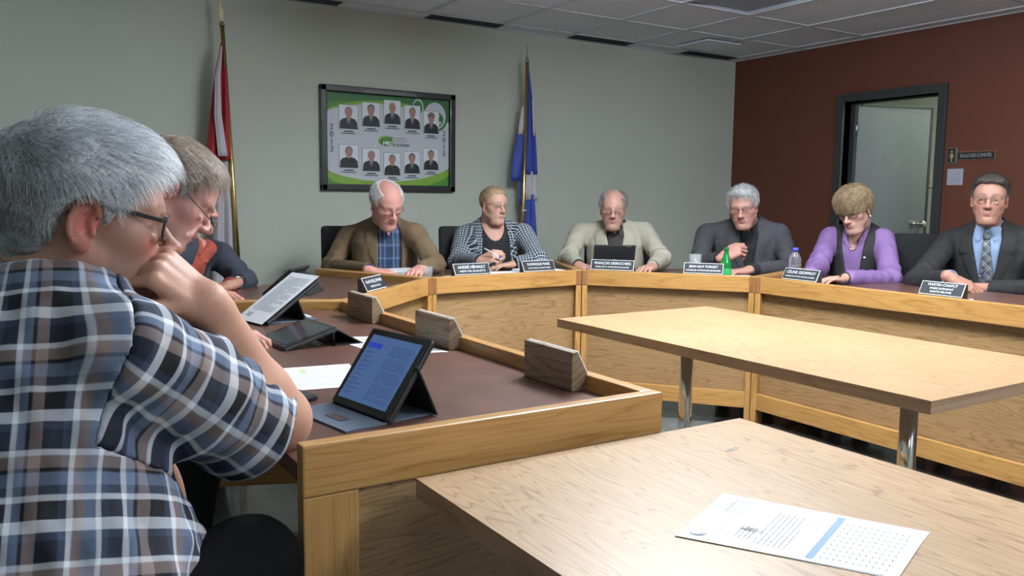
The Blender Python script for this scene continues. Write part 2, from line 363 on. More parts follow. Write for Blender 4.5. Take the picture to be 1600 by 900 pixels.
# ------------------------------------------------------------------ desks
ZR, ZW = .81, .775
PI_ = [V3(1.15, 1.242, 0), V3(1.15, 2.983, 0), V3(1.827, 3.635, 0), V3(2.773, 3.678, 0), V3(3.356, 2.961, 0), V3(3.345, 1.242, 0)]
PO_ = [V3(.398, 1.242, 0), V3(.400, 3.302, 0), V3(1.511, 4.371, 0), V3(3.116, 4.444, 0), V3(4.108, 3.225, 0), V3(4.097, 1.242, 0)]
DL = ['long oak desk on the left with a brown top and three wooden name blocks', 'angled oak desk between the left desk and the back desk', 'oak desk at the back in front of the green framed picture', 'oak desk angled in the far right corner in front of the tan jacket man', 'long oak desk on the right in front of the woman in purple']
RT = .032; H_R = .085
def desk(i):
    I0, I1, O0, O1 = PI_[i], PI_[i+1], PO_[i], PO_[i+1]
    c = (I0+I1+O0+O1)/4
    g = thing('council_desk', DL[i], 'desk', c, 'oak desks of the council horseshoe')
    f = unit(I1-I0)
    nrm = V3(-f[1], f[0], 0)
    side = []
    for I, O, s in ((I0, O0, 1), (I1, O1, -1)):
        r = unit(O-I); L = np.linalg.norm(O-I); inw = V3(-r[1], r[0], 0); inw = inw if inw@f*s > 0 else -inw
        off = inw*(RT/2+(.0015 if 1 else 0))
        A = I+off; B = O+off
        side.append((A, B, r, inw, L))
        MB().box((A+B)/2+V3(0, 0, ZR-H_R/2), (L, RT, H_R), ax=r, bev=.004).build('side_rail', M['rail'], g)
        MB().box(A+r*(-.0006)+V3(0, 0, ZR-H_R/2), (.002, RT-.006, H_R-.006), ax=r).build('rail_end', M['endgrain'], g)
        for q, e in ((A, 1), (B, -1)):
            cc = q+r*e*(.047)+V3(0, 0, (ZR-H_R)/2)
            MB().box(cc, (.094, RT-.002, ZR-H_R-.001), ax=r, bev=.003, grain=2).build('post', M['rail'], g)
        MB().box((A+B)/2+V3(0, 0, .46), (L-.19, .016, .53), ax=r, grain=0).build('side_panel', M['panel'], g)
        MB().box((A+B)/2+V3(0, 0, .150), (L-.19, RT-.004, H_R), ax=r, bev=.003).build('bottom_rail', M['rail'], g)
    (A0, B0, r0, i0, L0), (A1, B1, r1, i1, L1) = side
    # front frame between the side frames, on the inner line
    k0 = A0+i0*RT/2+r0*.018; k1 = A1+i1*RT/2+r1*.018
    fl = np.linalg.norm(k1-k0); ff = unit(k1-k0); mid = (k0+k1)/2
    MB().box(mid+V3(0, 0, ZR-H_R/2), (fl+.004, RT, H_R), ax=ff, bev=.004).build('front_rail', M['rail'], g)
    MB().box(mid+nrm*.03+V3(0, 0, .46), (fl+.03, .016, .54), ax=ff, grain=0).build('front_panel', M['panel'], g)
    MB().box(mid+V3(0, 0, .150), (fl+.004, RT-.004, H_R), ax=ff, bev=.003).build('bottom_rail', M['rail'], g)
    q = .001
    pts = [k0+nrm*.014+ff*q, k1+nrm*.014-ff*q, B1+i1*RT/2, B0+i0*RT/2]
    MB().poly_prism([p[:2] for p in pts], ZW-.03, ZW, bev=.002).build('worktop', M['worktop'], g)
    return g
for i in range(5): desk(i)
# ------------------------------------------------------------------ tables
def table(x0, x1, y0, y1, z, label, legs):
    g = thing('laminate_table', label, 'table', ((x0+x1)/2, (y0+y1)/2, 0), 'loose oak laminate tables inside the horseshoe')
    MB().box(((x0+x1)/2, (y0+y1)/2, z-.001), (x1-x0, y1-y0, .002), grain=1).build('table_top', M['laminate'], g)
    MB().box(((x0+x1)/2, (y0+y1)/2, z-.0175), (x1-x0, y1-y0, .031), grain=1).build('table_edge', M['laminate_edge'], g)
    for lx, ly in legs:
        lg = MB().tube([(lx, ly, .014), (lx, ly, z-.034)], .0255, 28).build('leg', M['chrome'], g)
        MB().lathe((lx, ly, z-.04), [(.0, 0), (.055, 0), (.055, .005), (0, .0055)], 24).build('leg_flange', M['steel'], lg)
        MB().lathe((lx, ly, 0), [(0, 0), (.20, 0), (.20, .006), (.05, .016), (0, .017)], 32).build('foot', M['steel'], lg)
    return g
far_t = table(1.845, 2.645, 1.085, 2.60, .74, 'far oak laminate table standing empty on chrome legs', [(2.245, 1.385), (2.245, 2.30)])
near_t = table(.575, 1.335, -.32, 1.204, .74, 'near oak laminate table with a printed document on it', [(.955, .90), (.955, -.02)])
# ------------------------------------------------------------------ distance-field modelling (numpy)
f32 = np.float32
def cap(P, a, b, ra, rb=None):
    rb = ra if rb is None else rb
    a = np.asarray(a, f32); b = np.asarray(b, f32); ba = b-a; pa = P-a
    h = np.clip(pa@ba/max(float(ba@ba), 1e-9), 0, 1)
    return np.sqrt(((pa-h[:, None]*ba)**2).sum(1))-(ra+(rb-ra)*h)
def ell(P, c, r, R=None):
    q = P-np.asarray(c, f32)
    if R is not None: q = q@np.asarray(R, f32)
    r = np.asarray(r, f32); k0 = np.sqrt(((q/r)**2).sum(1)); k1 = np.sqrt(((q/r/r)**2).sum(1))+1e-9
    return k0*(k0-1)/k1
def smin(a, b, k):
    h = np.clip(.5+.5*(b-a)/k, 0, 1); return b*(1-h)+a*h-k*h*(1-h)
def smax(a, b, k): return -smin(-a, -b, k)
def ssub(a, b, k): return smax(a, -b, k)
def wav(P, seed, freq, n=6, ani=(1, 1, 1)):
    r = np.random.RandomState(seed); o = np.zeros(len(P), f32)
    for i in range(n):
        d = r.randn(3)*np.array(ani); d = d/np.linalg.norm(d)*freq*(.6+.9*r.rand())
        o += np.sin(P@d.astype(f32)+r.rand()*6.28)
    return o/n
def mesh_field(fn, lo, hi, h, M_=None):
    """surface nets on a narrow band. fn(P)->d ; returns verts, quads"""
    lo = np.asarray(lo, float); hi = np.asarray(hi, float)
    n = (np.ceil((hi-lo)/h/4).astype(int))*4+1
    ax = [lo[i]+h*np.arange(n[i]) for i in range(3)]
    cx = [a[::4] for a in ax]
    G = np.stack(np.meshgrid(*cx, indexing='ij'), -1).reshape(-1, 3).astype(f32)
    dc = fn(G).reshape([len(c) for c in cx])
    F = np.repeat(np.repeat(np.repeat(dc, 4, 0), 4, 1), 4, 2)[:n[0], :n[1], :n[2]].copy()
    near = np.abs(dc) < 4*h*2.2
    # cell blocks: a block is active if any of its corners is near
    act = near[:-1, :-1, :-1].copy()
    for i in (0, 1):
        for j in (0, 1):
            for k in (0, 1): act |= near[i:near.shape[0]-1+i, j:near.shape[1]-1+j, k:near.shape[2]-1+k]
    fm = np.zeros(n, bool); big = np.repeat(np.repeat(np.repeat(act, 4, 0), 4, 1), 4, 2)
    for i in (0, 1):
        for j in (0, 1):
            for k in (0, 1): fm[i:i+big.shape[0], j:j+big.shape[1], k:k+big.shape[2]] |= big
    ii = np.argwhere(fm); P = (lo+ii*h).astype(f32)
    F[fm] = fn(P)
    # outside the fine zone keep only the sign
    return nets(F, lo, h)
def nets(F, lo, h):
    s = F < 0; nx, ny, nz = F.shape
    c = np.zeros((nx-1, ny-1, nz-1), np.int8)
    for i in (0, 1):
        for j in (0, 1):
            for k in (0, 1): c += s[i:nx-1+i, j:ny-1+j, k:nz-1+k]
    cells = np.argwhere((c > 0) & (c < 8))
    idx = -np.ones(c.shape, np.int64); idx[tuple(cells.T)] = np.arange(len(cells))
    acc = np.zeros((len(cells), 3)); cnt = np.zeros(len(cells))
    for a in range(3):
        o = [x for x in range(3) if x != a]
        for u in (0, 1):
            for v in (0, 1):
                d0 = np.zeros(3, int); d0[o[0]] = u; d0[o[1]] = v; d1 = d0.copy(); d1[a] = 1
                f0 = F[tuple((cells+d0).T)]; f1 = F[tuple((cells+d1).T)]
                m = (f0 < 0) != (f1 < 0); t = np.where(m, f0/np.where(m, f0-f1, 1), 0)
                p = np.tile(d0.astype(float), (len(cells), 1)); p[:, a] += t
                acc[m] += p[m]; cnt[m] += 1
    V = lo+(cells+acc/np.maximum(cnt, 1)[:, None])*h
    Q = []
    for a in range(3):
        o = [(a+1) % 3, (a+2) % 3]
        sl0 = [slice(None)]*3; sl1 = [slice(None)]*3
        sl0[a] = slice(0, -1); sl1[a] = slice(1, None)
        ch = s[tuple(sl0)] != s[tuple(sl1)]
        e = np.argwhere(ch)
        e = e[(e[:, o[0]] > 0) & (e[:, o[1]] > 0) & (e[:, o[0]] < F.shape[o[0]]-1) & (e[:, o[1]] < F.shape[o[1]]-1)]
        if not len(e): continue
        def cid(du, dv):
            q = e.copy(); q[:, o[0]] -= du; q[:, o[1]] -= dv; return idx[tuple(q.T)]
        q = np.stack([cid(1, 1), cid(0, 1), cid(0, 0), cid(1, 0)], 1)
        fl = ~s[tuple(e.T)]
        q[fl] = q[fl][:, ::-1]
        Q.append(q)
    Q = np.concatenate(Q) if Q else np.zeros((0, 4), int)
    Q = Q[(Q >= 0).all(1)]
    return V, Q
def fast_mesh(V, Q, name='m', smooth=True, iters=0):
    V = np.asarray(V, float)
    me = bpy.data.meshes.new(name); n, m = len(V), len(Q); k = Q.shape[1] if m else 4
    me.vertices.add(n); me.vertices.foreach_set('co', V.reshape(-1))
    me.loops.add(m*k); me.loops.foreach_set('vertex_index', Q.reshape(-1).astype(np.int32))
    me.polygons.add(m); me.polygons.foreach_set('loop_start', (np.arange(m)*k).astype(np.int32))
    try: me.polygons.foreach_set('loop_total', np.full(m, k, np.int32))
    except Exception: pass
    me.update(calc_edges=True)
    if smooth: me.polygons.foreach_set('use_smooth', np.ones(m, bool))
    return me
def relax(V, Q, it=1, lam=.5):
    """laplacian smoothing on quads"""
    V = V.copy(); n = len(V)
    e = np.concatenate([Q[:, [0, 1]], Q[:, [1, 2]], Q[:, [2, 3]], Q[:, [3, 0]]])
    for _ in range(it):
        S = np.zeros((n, 3)); C = np.zeros(n)
        for a in range(3): S[:, a] = np.bincount(e[:, 0], V[e[:, 1], a], n)+np.bincount(e[:, 1], V[e[:, 0], a], n)
        C = np.bincount(e[:, 0], minlength=n)+np.bincount(e[:, 1], minlength=n)
        V += lam*(S/np.maximum(C, 1)[:, None]-V)
    return V
def join_vq(parts):
    Vs, Qs, o = [], [], 0
    for V, Q in parts: Vs.append(V); Qs.append(Q+o); o += len(V)
    return np.concatenate(Vs), np.concatenate(Qs)
def set_col(me, C, name='Col'):
    a = me.color_attributes.new(name, 'FLOAT_COLOR', 'POINT')
    c = np.ones((len(C), 4), f32); c[:, :3] = C; a.data.foreach_set('color', c.reshape(-1))
def set_uv(me, UV):
    l = me.uv_layers.new(name='UVMap'); l.data.foreach_set('uv', np.asarray(UV, f32).reshape(-1))
# ---- materials that read the colour attribute
def attr_mat(name, rough=.5, spec=.4, sss=0, bump=0, bscale=300, coat=0, sheen=0):
    m = pmat(name, (.5, .5, .5), rough, spec=spec, bump=bump, bscale=bscale, coat=coat, sheen=sheen); N, L = nt(m); p = N['Principled BSDF']
    a = N.new('ShaderNodeVertexColor'); a.layer_name = 'Col'
    L.new(a.outputs[0], p.inputs['Base Color'])
    if sss: p.inputs['Subsurface Weight'].default_value = sss; p.inputs['Subsurface Radius'].default_value = (.9, .35, .2); p.inputs['Subsurface Scale'].default_value = .006
    return m
M['skin'] = attr_mat('skin', .48, .35, sss=.12, bump=.25, bscale=420)
M['hair'] = attr_mat('hair', .5, .4, bump=.5, bscale=500)
M['eye'] = attr_mat('eye', .08, .5, coat=.5)
# ------------------------------------------------------------------ head
def head_field(o):
    """o: options; local frame x = subject's left... y forward, z up, metres, about life size"""
    nose = o.get('nose', 1.0); fat = o.get('fat', 0.0); fem = o.get('fem', 0.0); lid = o.get('lid', .0045); det = o.get('ear', 1)
    old = o.get('old', .5); mo = o.get('mouth', 0)
    def fn(P):
        X = P.copy(); X[:, 0] = np.abs(X[:, 0])          # mirrored features
        d = ell(P, (0, -.018, .040), (.078, .100, .082))
        d = smin(d, ell(P, (0, .022, .022), (.066, .072, .078)), .03)
        d = smin(d, ell(P, (0, .030, -.042), (.0545+fat*.008, .058, .066)), .03)
        d = smin(d, cap(X, (.0465+fat*.008, -.004, -.058), (.015, .062, -.099), .019+fat*.003, .016), .032)
        d = smin(d, ell(P, (0, .070, -.101), (.021, .017, .015)), .018)
        d = smin(d, ell(X, (.047, .042, -.022), (.020, .024, .020)), .022)
        if fat > .2: d = smin(d, ell(P, (0, .032, -.118), (.045, .05, .022)), .03)
        # brow
        d = smin(d, cap(X, (.010, .088, .018), (.044, .070, .020), .009-.003*fem, .008), .016)
        # sockets
        d = ssub(d, ell(X, (.032, .101, -.004), (.020, .016, .013)), .014)
        # nose
        d = smin(d, cap(P, (0, .086, .008), (0, .106+.006*nose, -.032), .0065, .0088*nose), .012)
        d = smin(d, ell(P, (0, .108+.008*nose, -.037), (.0115*nose, .0115, .0105)), .010)
        d = smin(d, ell(X, (.0135*nose, .098+.004*nose, -.041), (.0080, .011, .008)), .011)
        d = ssub(d, ell(X, (.0075, .104+.004*nose, -.0490), (.0024, .0045, .0032)), .003)
        # muzzle and lips
        d = smin(d, ell(P, (0, .074, -.068), (.030, .021, .024)), .018)
        d = ssub(d, ell(P, (0, .101, -.057), (.0035, .007, .007)), .006)
        lp = .0055+.0012*fem
        d = smin(d, cap(X, (.003, .0925, -.0680), (.0215, .080, -.0720), lp, .003), .006)
        d = smin(d, cap(X, (.000, .0915, -.0785-mo*.006), (.0180, .081, -.0755), lp+.001, .003), .006)
        d = ssub(d, cap(X, (.0, .1005, -.0735-mo*.002), (.0205, .0865, -.0735), .0020+mo*.004, .0008), .003)
        d = ssub(d, cap(P, (-.012, .094, -.0885), (.012, .094, -.0885), .004), .010)
        # nasolabial fold and lower eyelid bag
        fk = .0010+.0012*old
        if old > .5: d = ssub(d, cap(X, (.020, .091, -.038), (.034, .0765, -.064), fk, fk*.5), .011)
        d = smin(d, ell(X, (.032, .0765, -.020), (.016, .009, .005+.002*old)), .006)
        # forehead lines
        if old > .4:
            for zz in (.045, .058): d = ssub(d, cap(X, (0, .0985, zz), (.035, .089, zz-.002), .0008), .004)
        # eye ball and lids
        e = np.array((.0315, .0715, -.002), f32); q = X-e; r = np.sqrt((q**2).sum(1))
        d = smin(d, r-.0115, .003)
        up = np.maximum(r-.0137, -(q[:, 2]-lid+.10*(q[:, 0])))
        lo_ = np.maximum(r-.0134, (q[:, 2]+.0068))
        d = smin(d, up, .004); d = smin(d, lo_, .004)
        # ears
        t = o.get('eart', .30); R = np.array([[math.cos(t), math.sin(t), 0], [-math.sin(t), math.cos(t), 0], [0, 0, 1]])
        t2 = -.18; R2 = R@np.array([[1, 0, 0], [0, math.cos(t2), -math.sin(t2)], [0, math.sin(t2), math.cos(t2)]])
        Q = (X-np.array((.0765, -.014, -.008), f32))@R2.astype(f32)
        es = o.get('ears', 1.0)
        Qs = Q/es
        ear = ell(Qs, (-.001, -.001, .002), (.0075, .0175, .030))
        ear = smin(ear, ell(Qs, (-.001, .003, -.025), (.0070, .0105, .011)), .008)
        ear = ssub(ear, ell(Qs, (.0115, .002, .006), (.0100, .0120, .021)), .004)
        if det > 1:
            th = np.linspace(-1.2, 2.75, 16); pts = [(.0055+.002*math.sin(a), -.0170*math.cos(a)+.0, .0285*math.sin(a)+.003) for a in th]
            for a, b in zip(pts[:-1], pts[1:]): ear = smin(ear, cap(Qs, a, b, .0036, .0036), .0025)
            ear = smin(ear, cap(Qs, (.0065, .012, .022), (.0035, .006, .006), .0026), .004)
            th = np.linspace(-.9, 1.5, 8); pts = [(.0045, -.0095*math.cos(a), .0185*math.sin(a)+.001) for a in th]
            for a, b in zip(pts[:-1], pts[1:]): ear = smin(ear, cap(Qs, a, b, .0024, .0024), .003)
            ear = ssub(ear, ell(Qs, (.007, .0035, -.006), (.0060, .0065, .0075)), .003)
            ear = smin(ear, ell(Qs, (.0045, .0125, -.008), (.0035, .004, .006)), .004)
        d = smin(d, ear*es, .006)
        return d
    return fn
def nod_frame(yaw, pitch, roll):
    """columns: local x, y(forward), z(up) in world. yaw: heading of the face measured from +Y clockwise (towards +X); pitch>0 looks down"""
    a = math.radians(yaw); p = math.radians(pitch); r = math.radians(roll)
    f = V3(math.sin(a)*math.cos(p), math.cos(a)*math.cos(p), -math.sin(p)); x = V3(math.cos(a), -math.sin(a), 0); u = np.cross(x, f)
    x2 = x*math.cos(r)+u*math.sin(r); u2 = -x*math.sin(r)+u*math.cos(r)
    return np.stack([x2, f, u2], 1)
def sstep(a, b, x): t = np.clip((x-a)/(b-a), 0, 1); return t*t*(3-2*t)
def skin_color(P, o):
    base = np.array(o.get('skin', (.56, .33, .25))); base = base*o.get('skinmul', .88); C = np.tile(base, (len(P), 1)).astype(float)
    X = np.abs(P[:, 0]); y, z = P[:, 1], P[:, 2]
    def mix(w, col):
        w = np.clip(w, 0, 1)[:, None]; C[:] = C*(1-w)+np.array(col)*w
    red = np.array(o.get('flush', (.60, .24, .19)))
    g = lambda c, s: np.exp(-(((np.stack([X, y, z], 1)-np.array(c))/np.array(s))**2).sum(1))
    mix(.55*g((.038, .07, -.032), (.022, .03, .018)), red)
    mix(.6*g((0, .112, -.038), (.016, .02, .012)), red)
    mix(.7*g((.078, -.012, -.008), (.014, .028, .04))*(X > .068), red)
    mix(.3*g((0, .09, .05), (.06, .03, .03)), red*.9+.1)
    lips = g((0, .088, -.0735), (.020, .02, .0062))
    mix(1.1*lips*(y > .07), o.get('lips', (.46, .19, .17)))
    mix(.9*np.exp(-((z+.0735)/.0014)**2)*(X < .023)*(y > .078), (.16, .06, .05))
    # sockets a little darker, brows
    mix(.30*g((.030, .082, -.004), (.016, .02, .010)), base*.6)
    bz = .0235+.004*np.sin(np.clip((X-.012)/.034, 0, 1)*2.6)-.002
    bw = np.exp(-((z-bz)/.0040)**2)*sstep(.008, .014, X)*(1-sstep(.044, .052, X))*(y > .05)
    mix(o.get('brow_w', .75)*bw, o.get('brow', (.12, .09, .07)))
    st = o.get('stubble', 0)
    if st: mix(st*sstep(-.045, -.06, z)*sstep(.0, .03, y)*(1-lips), base*.62+np.array((0, .01, .02)))
    return C
def hairline(P, o):
    """>0 where hair grows, metres-like"""
    kind = o.get('hair', 'short'); az = np.degrees(np.arctan2(np.abs(P[:, 0]), P[:, 1]))
    if kind in ('short', 'thin', 'bald'):
        xs = [0, 30, 48, 62, 74, 84, 96, 112, 140, 180]; zs = [.083, .078, .062, .050, .000, -.012, .030, .020, -.052, -.070]
    elif kind == 'bob':
        xs = [0, 25, 45, 58, 68, 80, 95, 115, 140, 180]; zs = [.032, .030, .020, .022, .010, .000, .005, -.045, -.085, -.10]
    else:  # tied back
        xs = [0, 30, 48, 62, 74, 84, 96, 112, 140, 180]; zs = [.080, .074, .058, .042, .018, .010, .022, -.020, -.05, -.06]
    zl = np.interp(az, xs, zs)+o.get('hl', 0)*(az < 60)
    m = (P[:, 2]-zl)+.006*wav(P, 77, 160, 5)
    if kind != 'bob': m = np.minimum(m, ell(np.stack([np.abs(P[:, 0]), P[:, 1], P[:, 2]], 1), (.082, -.012, -.010), (.034, .024, .042)))
    if kind in ('thin', 'bald'):
        top = ell(P, (0, .035, .105), (.056+.004*(kind == 'bald'), .095, .075))
        m = np.minimum(m, top if kind == 'bald' else top+.0)
    return m
def hair_field(o, base):
    thick = o.get('thick', .012); seed = o.get('seed', 3); kind = o.get('hair', 'short')
    def fn(P):
        m = hairline(P, o)
        core = ell(P, (0, -.018, .040), (.079, .101, .083))
        core = smin(core, ell(P, (0, .022, .022), (.067, .073, .079)), .03)
        core = smin(core, ell(P, (0, -.045, -.05), (.058, .048, .05)), .03)
        t = thick*(.62 if o.get('ns') else 1)*(.55+.45*sstep(0, .03, m))*(.75+.5*sstep(-.02, .09, P[:, 2]))
        if o.get('quiff'): t = t+o['quiff']*np.exp(-((P[:, 1]-.07)/.035)**2-((P[:, 2]-.10)/.03)**2)
        if kind == 'bob':
            t = t+.016*np.exp(-((P[:, 2]+.01)/.06)**2)*sstep(.06, -.05, P[:, 1])+.010*sstep(.03, .10, P[:, 2])
        st = wav(P, seed, 260, 5, (1, .35, .35))*.0022+wav(P, seed+5, 90, 4)*.003
        st = st*min(1.6, thick/.011)
        d = core-t+st
        return smax(d, -m, .006)
    return fn
def strands(o, fr, n, L, rad, colfn, seed=0, lift=.25, seg=5, spread=.25, drop=.6):
    """thin tapered tubes combed over the skull, local metres -> VQ + colours (triangular tubes as quads)"""
    r = np.random.RandomState(seed)
    c = np.array((0, -.012, .036)); rr = np.array((.082, .105, .088))
    P = []; 
    while sum(len(p) for p in P) < n:
        u = r.randn(n*2, 3); u /= np.linalg.norm(u, axis=1)[:, None]; p = c+u*rr; p[:, 2] = np.where(u[:, 2] < 0, c[2]+u[:, 2]*rr[2]*1.3, p[:, 2])
        m = hairline(p.astype(f32), o); ex_ = ell(np.stack([np.abs(p[:, 0]), p[:, 1], p[:, 2]], 1), (.082, -.014, -.004), (.034, .028, .040)) > o.get('earx', .006); p = p[(m > r.rand(len(p))*.004)&ex_]; P.append(p)
    P = np.concatenate(P)[:n]; n = len(P)
    crown = np.array(o.get('crown', (.012, -.075, .115)))
    jit = r.randn(n, 3)*spread; Ls = L*(.55+.7*r.rand(n))
    sl = o.get('sides')
    if sl: Ls = Ls*(sl+(1-sl)*sstep(.02, .085, P[:, 2]))
    th = o.get('thick', .012); rf = .55+.6*r.rand(n)
    pts = [P+(P-c)/rr**2*.0]
    cur = P.copy()
    nrm0 = (P-c)/rr**2; nrm0 /= np.linalg.norm(nrm0, axis=1)[:, None]
    cur = P-nrm0*.004; pts = [cur.copy()]
    for k in range(seg):
        nn = (cur-c)/rr**2; nn /= np.linalg.norm(nn, axis=1)[:, None]
        fl = cur-crown; fl = fl/np.maximum(np.linalg.norm(fl, axis=1), .02)[:, None]
        side = sstep(.09, .02, cur[:, 2])[:, None]
        fl = fl+np.array(o.get('comb', (0, .5, 0)))*(1-side*.6)+side*np.array((0, -.15, -drop))+jit
        fl = fl-nn*(fl*nn).sum(1)[:, None]; fl /= np.linalg.norm(fl, axis=1)[:, None]+1e-9
        lf = lift*(1.1-k*.24)
        d = fl+nn*lf
        d /= np.linalg.norm(d, axis=1)[:, None]
        cur = cur+d*(Ls/seg)[:, None]
        # stay above the skull
        q = (cur-c)/rr; s = np.sqrt((q**2).sum(1)); tz = th*(.75+.5*sstep(-.02, .09, cur[:, 2]))
        if o.get('quiff'): tz = tz+o['quiff']*np.exp(-((cur[:, 1]-.07)/.035)**2-((cur[:, 2]-.10)/.03)**2)
        mn = 1.0+tz*rf*o.get('rfk', 1)*(min(1, (k+1)/seg*1.5))/.092
        low = s < mn; cur[low] = c+(cur[low]-c)*(mn/s)[low][:, None]
        pts.append(cur.copy())
    pts = np.stack(pts, 1)      # n, seg+1, 3
    tan = np.gradient(pts, axis=1); tan /= np.linalg.norm(tan, axis=2)[..., None]+1e-9
    nn = (pts-c); nn /= np.linalg.norm(nn, axis=2)[..., None]
    b = np.cross(tan, nn); b /= np.linalg.norm(b, axis=2)[..., None]+1e-9; nn = np.cross(b, tan)
    w = rad*np.linspace(1, .25, seg+1)[None, :, None]*(.7+.6*r.rand(n))[:, None, None]
    ring = np.stack([pts+b*w, pts-b*w*.5+nn*w*.86, pts-b*w*.5-nn*w*.86], 2)   # n, seg+1, 3, 3
    V = ring.reshape(-1, 3); base = np.arange(n)[:, None, None]*(seg+1)*3
    k = np.arange(seg)[None, :, None]*3; j = np.arange(3)[None, None, :]; j2 = (j+1) % 3
    Q = np.stack([base+k+j, base+k+j2, base+k+3+j2, base+k+3+j], -1).reshape(-1, 4)
    C = colfn(P, r); C = np.repeat(C, (seg+1)*3, axis=0)
    return V, Q, C
# ------------------------------------------------------------------ hand
FL = [((.030, .088, 0), (.042, .026, .020), .0093), ((.010, .092, .002), (.046, .030, .021), .0095), ((-.011, .090, .001), (.043, .028, .020), .0090), ((-.030, .082, -.003), (.034, .021, .018), .0080)]
POSE = {
 'flat': ([(12, 16, 8)]*4, (.10, .03, -.03, -.10), (20, 8)),
 'rest': ([(22, 30, 18), (24, 32, 18), (28, 34, 20), (30, 34, 20)], (.07, .02, -.03, -.09), (30, 15)),
 'spread': ([(10, 18, 10), (14, 20, 12), (18, 24, 14), (18, 22, 14)], (.22, .06, -.10, -.26), (25, 10)),
 'fist': ([(70, 85, 45), (74, 88, 45), (76, 88, 45), (78, 84, 45)], (.02, 0, -.01, -.03), (30, 35)),
 'loose': ([(45, 55, 25), (52, 60, 30), (58, 62, 30), (62, 62, 30)], (.04, .01, -.02, -.05), (25, 25)),
 'pen': ([(45, 50, 20), (50, 60, 30), (60, 70, 35), (65, 72, 35)], (.02, .0, -.02, -.04), (35, 35)),
}
def hand_field(pose):
    curls, spr, th = POSE[pose]; S = []
    for (root, ln, r), cu, sp in zip(FL, curls, spr):
        p = np.array(root); a = 0; rr = r
        for L, c in zip(ln, cu):
            a += math.radians(c); d = np.array((math.sin(sp)*math.cos(a*.3), math.cos(a)*math.cos(sp), -math.sin(a))); d /= np.linalg.norm(d)
            q = p+d*L; S.append((p, q, rr, rr*.92)); p = q; rr *= .92
    p = np.array((.026, .026, -.008)); d = unit((.62, .72, -.28)); T = []
    for L, c, r0, r1 in ((.042, 0, .0135, .0115), (.032, th[0], .0115, .0105), (.026, th[1], .0105, .0085)):
        t = math.radians(c); d = unit(d*math.cos(t)+unit((-.75, .35, -.45))*math.sin(t)); q = p+d*L; T.append((p, q, r0, r1)); p = q
    def fn(P):
        d = cap(P, (0, -.018, 0), (0, .0, 0), .0250, .024)
        for (root, _, r), rx in zip(FL, (.020, .007, -.007, -.018)):
            d = smin(d, cap(P, (rx, .004, -.002), np.array(root)-np.array((0, .006, .002)), .0155, .0125), .012)
        d = smin(d, ell(P, (.024, .036, -.010), (.016, .032, .014)), .012)
        d = smin(d, ell(P, (-.026, .040, -.010), (.011, .034, .012)), .012)
        for i, (a, b, r0, r1) in enumerate(S): d = smin(d, cap(P, a, b, r0, r1), .0035 if i % 3 else .006)
        for i, (a, b, r0, r1) in enumerate(S):
            if i % 3: d = smin(d, np.sqrt(((P-a.astype(f32))**2).sum(1))-r0*1.06, .003)
        for i, (a, b, r0, r1) in enumerate(T): d = smin(d, cap(P, a, b, r0, r1), .008 if i == 0 else .004)
        for x in (.02, 0, -.02): d = ssub(d, cap(P, (x, .03, .019), (x*1.3, .078, .0165), .0015), .006)
        return d
    return fn
def hand_vq(wrist, fdir, back, side, pose, scale=1.0, h=.0035):
    """side 'L'/'R'; fdir: wrist to knuckles; back: outward normal of the back of the hand"""
    f = unit(fdir); n = np.array(back, float); n = unit(n-f*(n@f)); x = np.cross(f, n)*(1 if side == 'L' else -1)
    Mx = np.stack([x, f, n], 1)
    V, Q = mesh_field(hand_field(pose), (-.062, -.055, -.115), (.085, .20, .05), h)
    V = relax(V, Q, 1, .4)
    if side == 'R': Q = Q[:, ::-1]
    return np.array(wrist)+V@Mx.T*scale, Q
# ------------------------------------------------------------------ people
TA = ([-.05, 0, .04, .10, .18, .32, .55, .80, 1.0, 1.12], [.050, .072, .105, .150, .172, .172, .165, .172, .178, .165])
TB = ([-.05, 0, .04, .10, .18, .32, .55, .80, 1.0, 1.12], [.050, .062, .078, .098, .112, .118, .118, .128, .130, .115])
class Torso:
    def __init__(s, N, P0, heading, wide=1.0, deep=1.0, belly=0.0):
        s.N = np.array(N, float); s.P = np.array(P0, float); up = unit(s.N-s.P); a = math.radians(heading)
        f = V3(math.sin(a), math.cos(a), 0); f = unit(f-up*(f@up)); r = np.cross(f, up)
        s.M = np.stack([r, f, up], 1); s.H = np.linalg.norm(s.N-s.P); s.w, s.d, s.b = wide, deep, belly
    def loc(s, P): return (P-s.N.astype(f32))@s.M.astype(f32)
    def world(s, q): return s.N+s.M@np.array(q, float)
    def dist(s, q, infl=0.0):
        t = -q[:, 2]/s.H
        a = (np.interp(t, *TA)*s.w+infl).astype(f32); b = (np.interp(t, *TB)*s.d+s.b*np.exp(-((t-.72)/.22)**2)+infl).astype(f32)
        v0 = (.012+s.b*.5*np.exp(-((t-.72)/.22)**2)).astype(f32)
        k = np.sqrt((q[:, 0]/a)**2+((q[:, 1]-v0)/b)**2)+1e-6
        g = np.sqrt((q[:, 0]/a/a)**2+((q[:, 1]-v0)/b/b)**2)+1e-6
        d = k*(k-1)/g
        return smax(d, np.maximum(q[:, 2]-.02-infl*.3, -s.H-.10-q[:, 2]), .03)
    def front(s, u, w, infl=0.0):
        t = -w/s.H; a = np.interp(t, *TA)*s.w+infl; b = np.interp(t, *TB)*s.d+s.b*math.exp(-((t-.72)/.22)**2)+infl
        v0 = .012+s.b*.5*math.exp(-((t-.72)/.22)**2)
        return v0+b*math.sqrt(max(0, 1-min(1, (u/a)**2)))
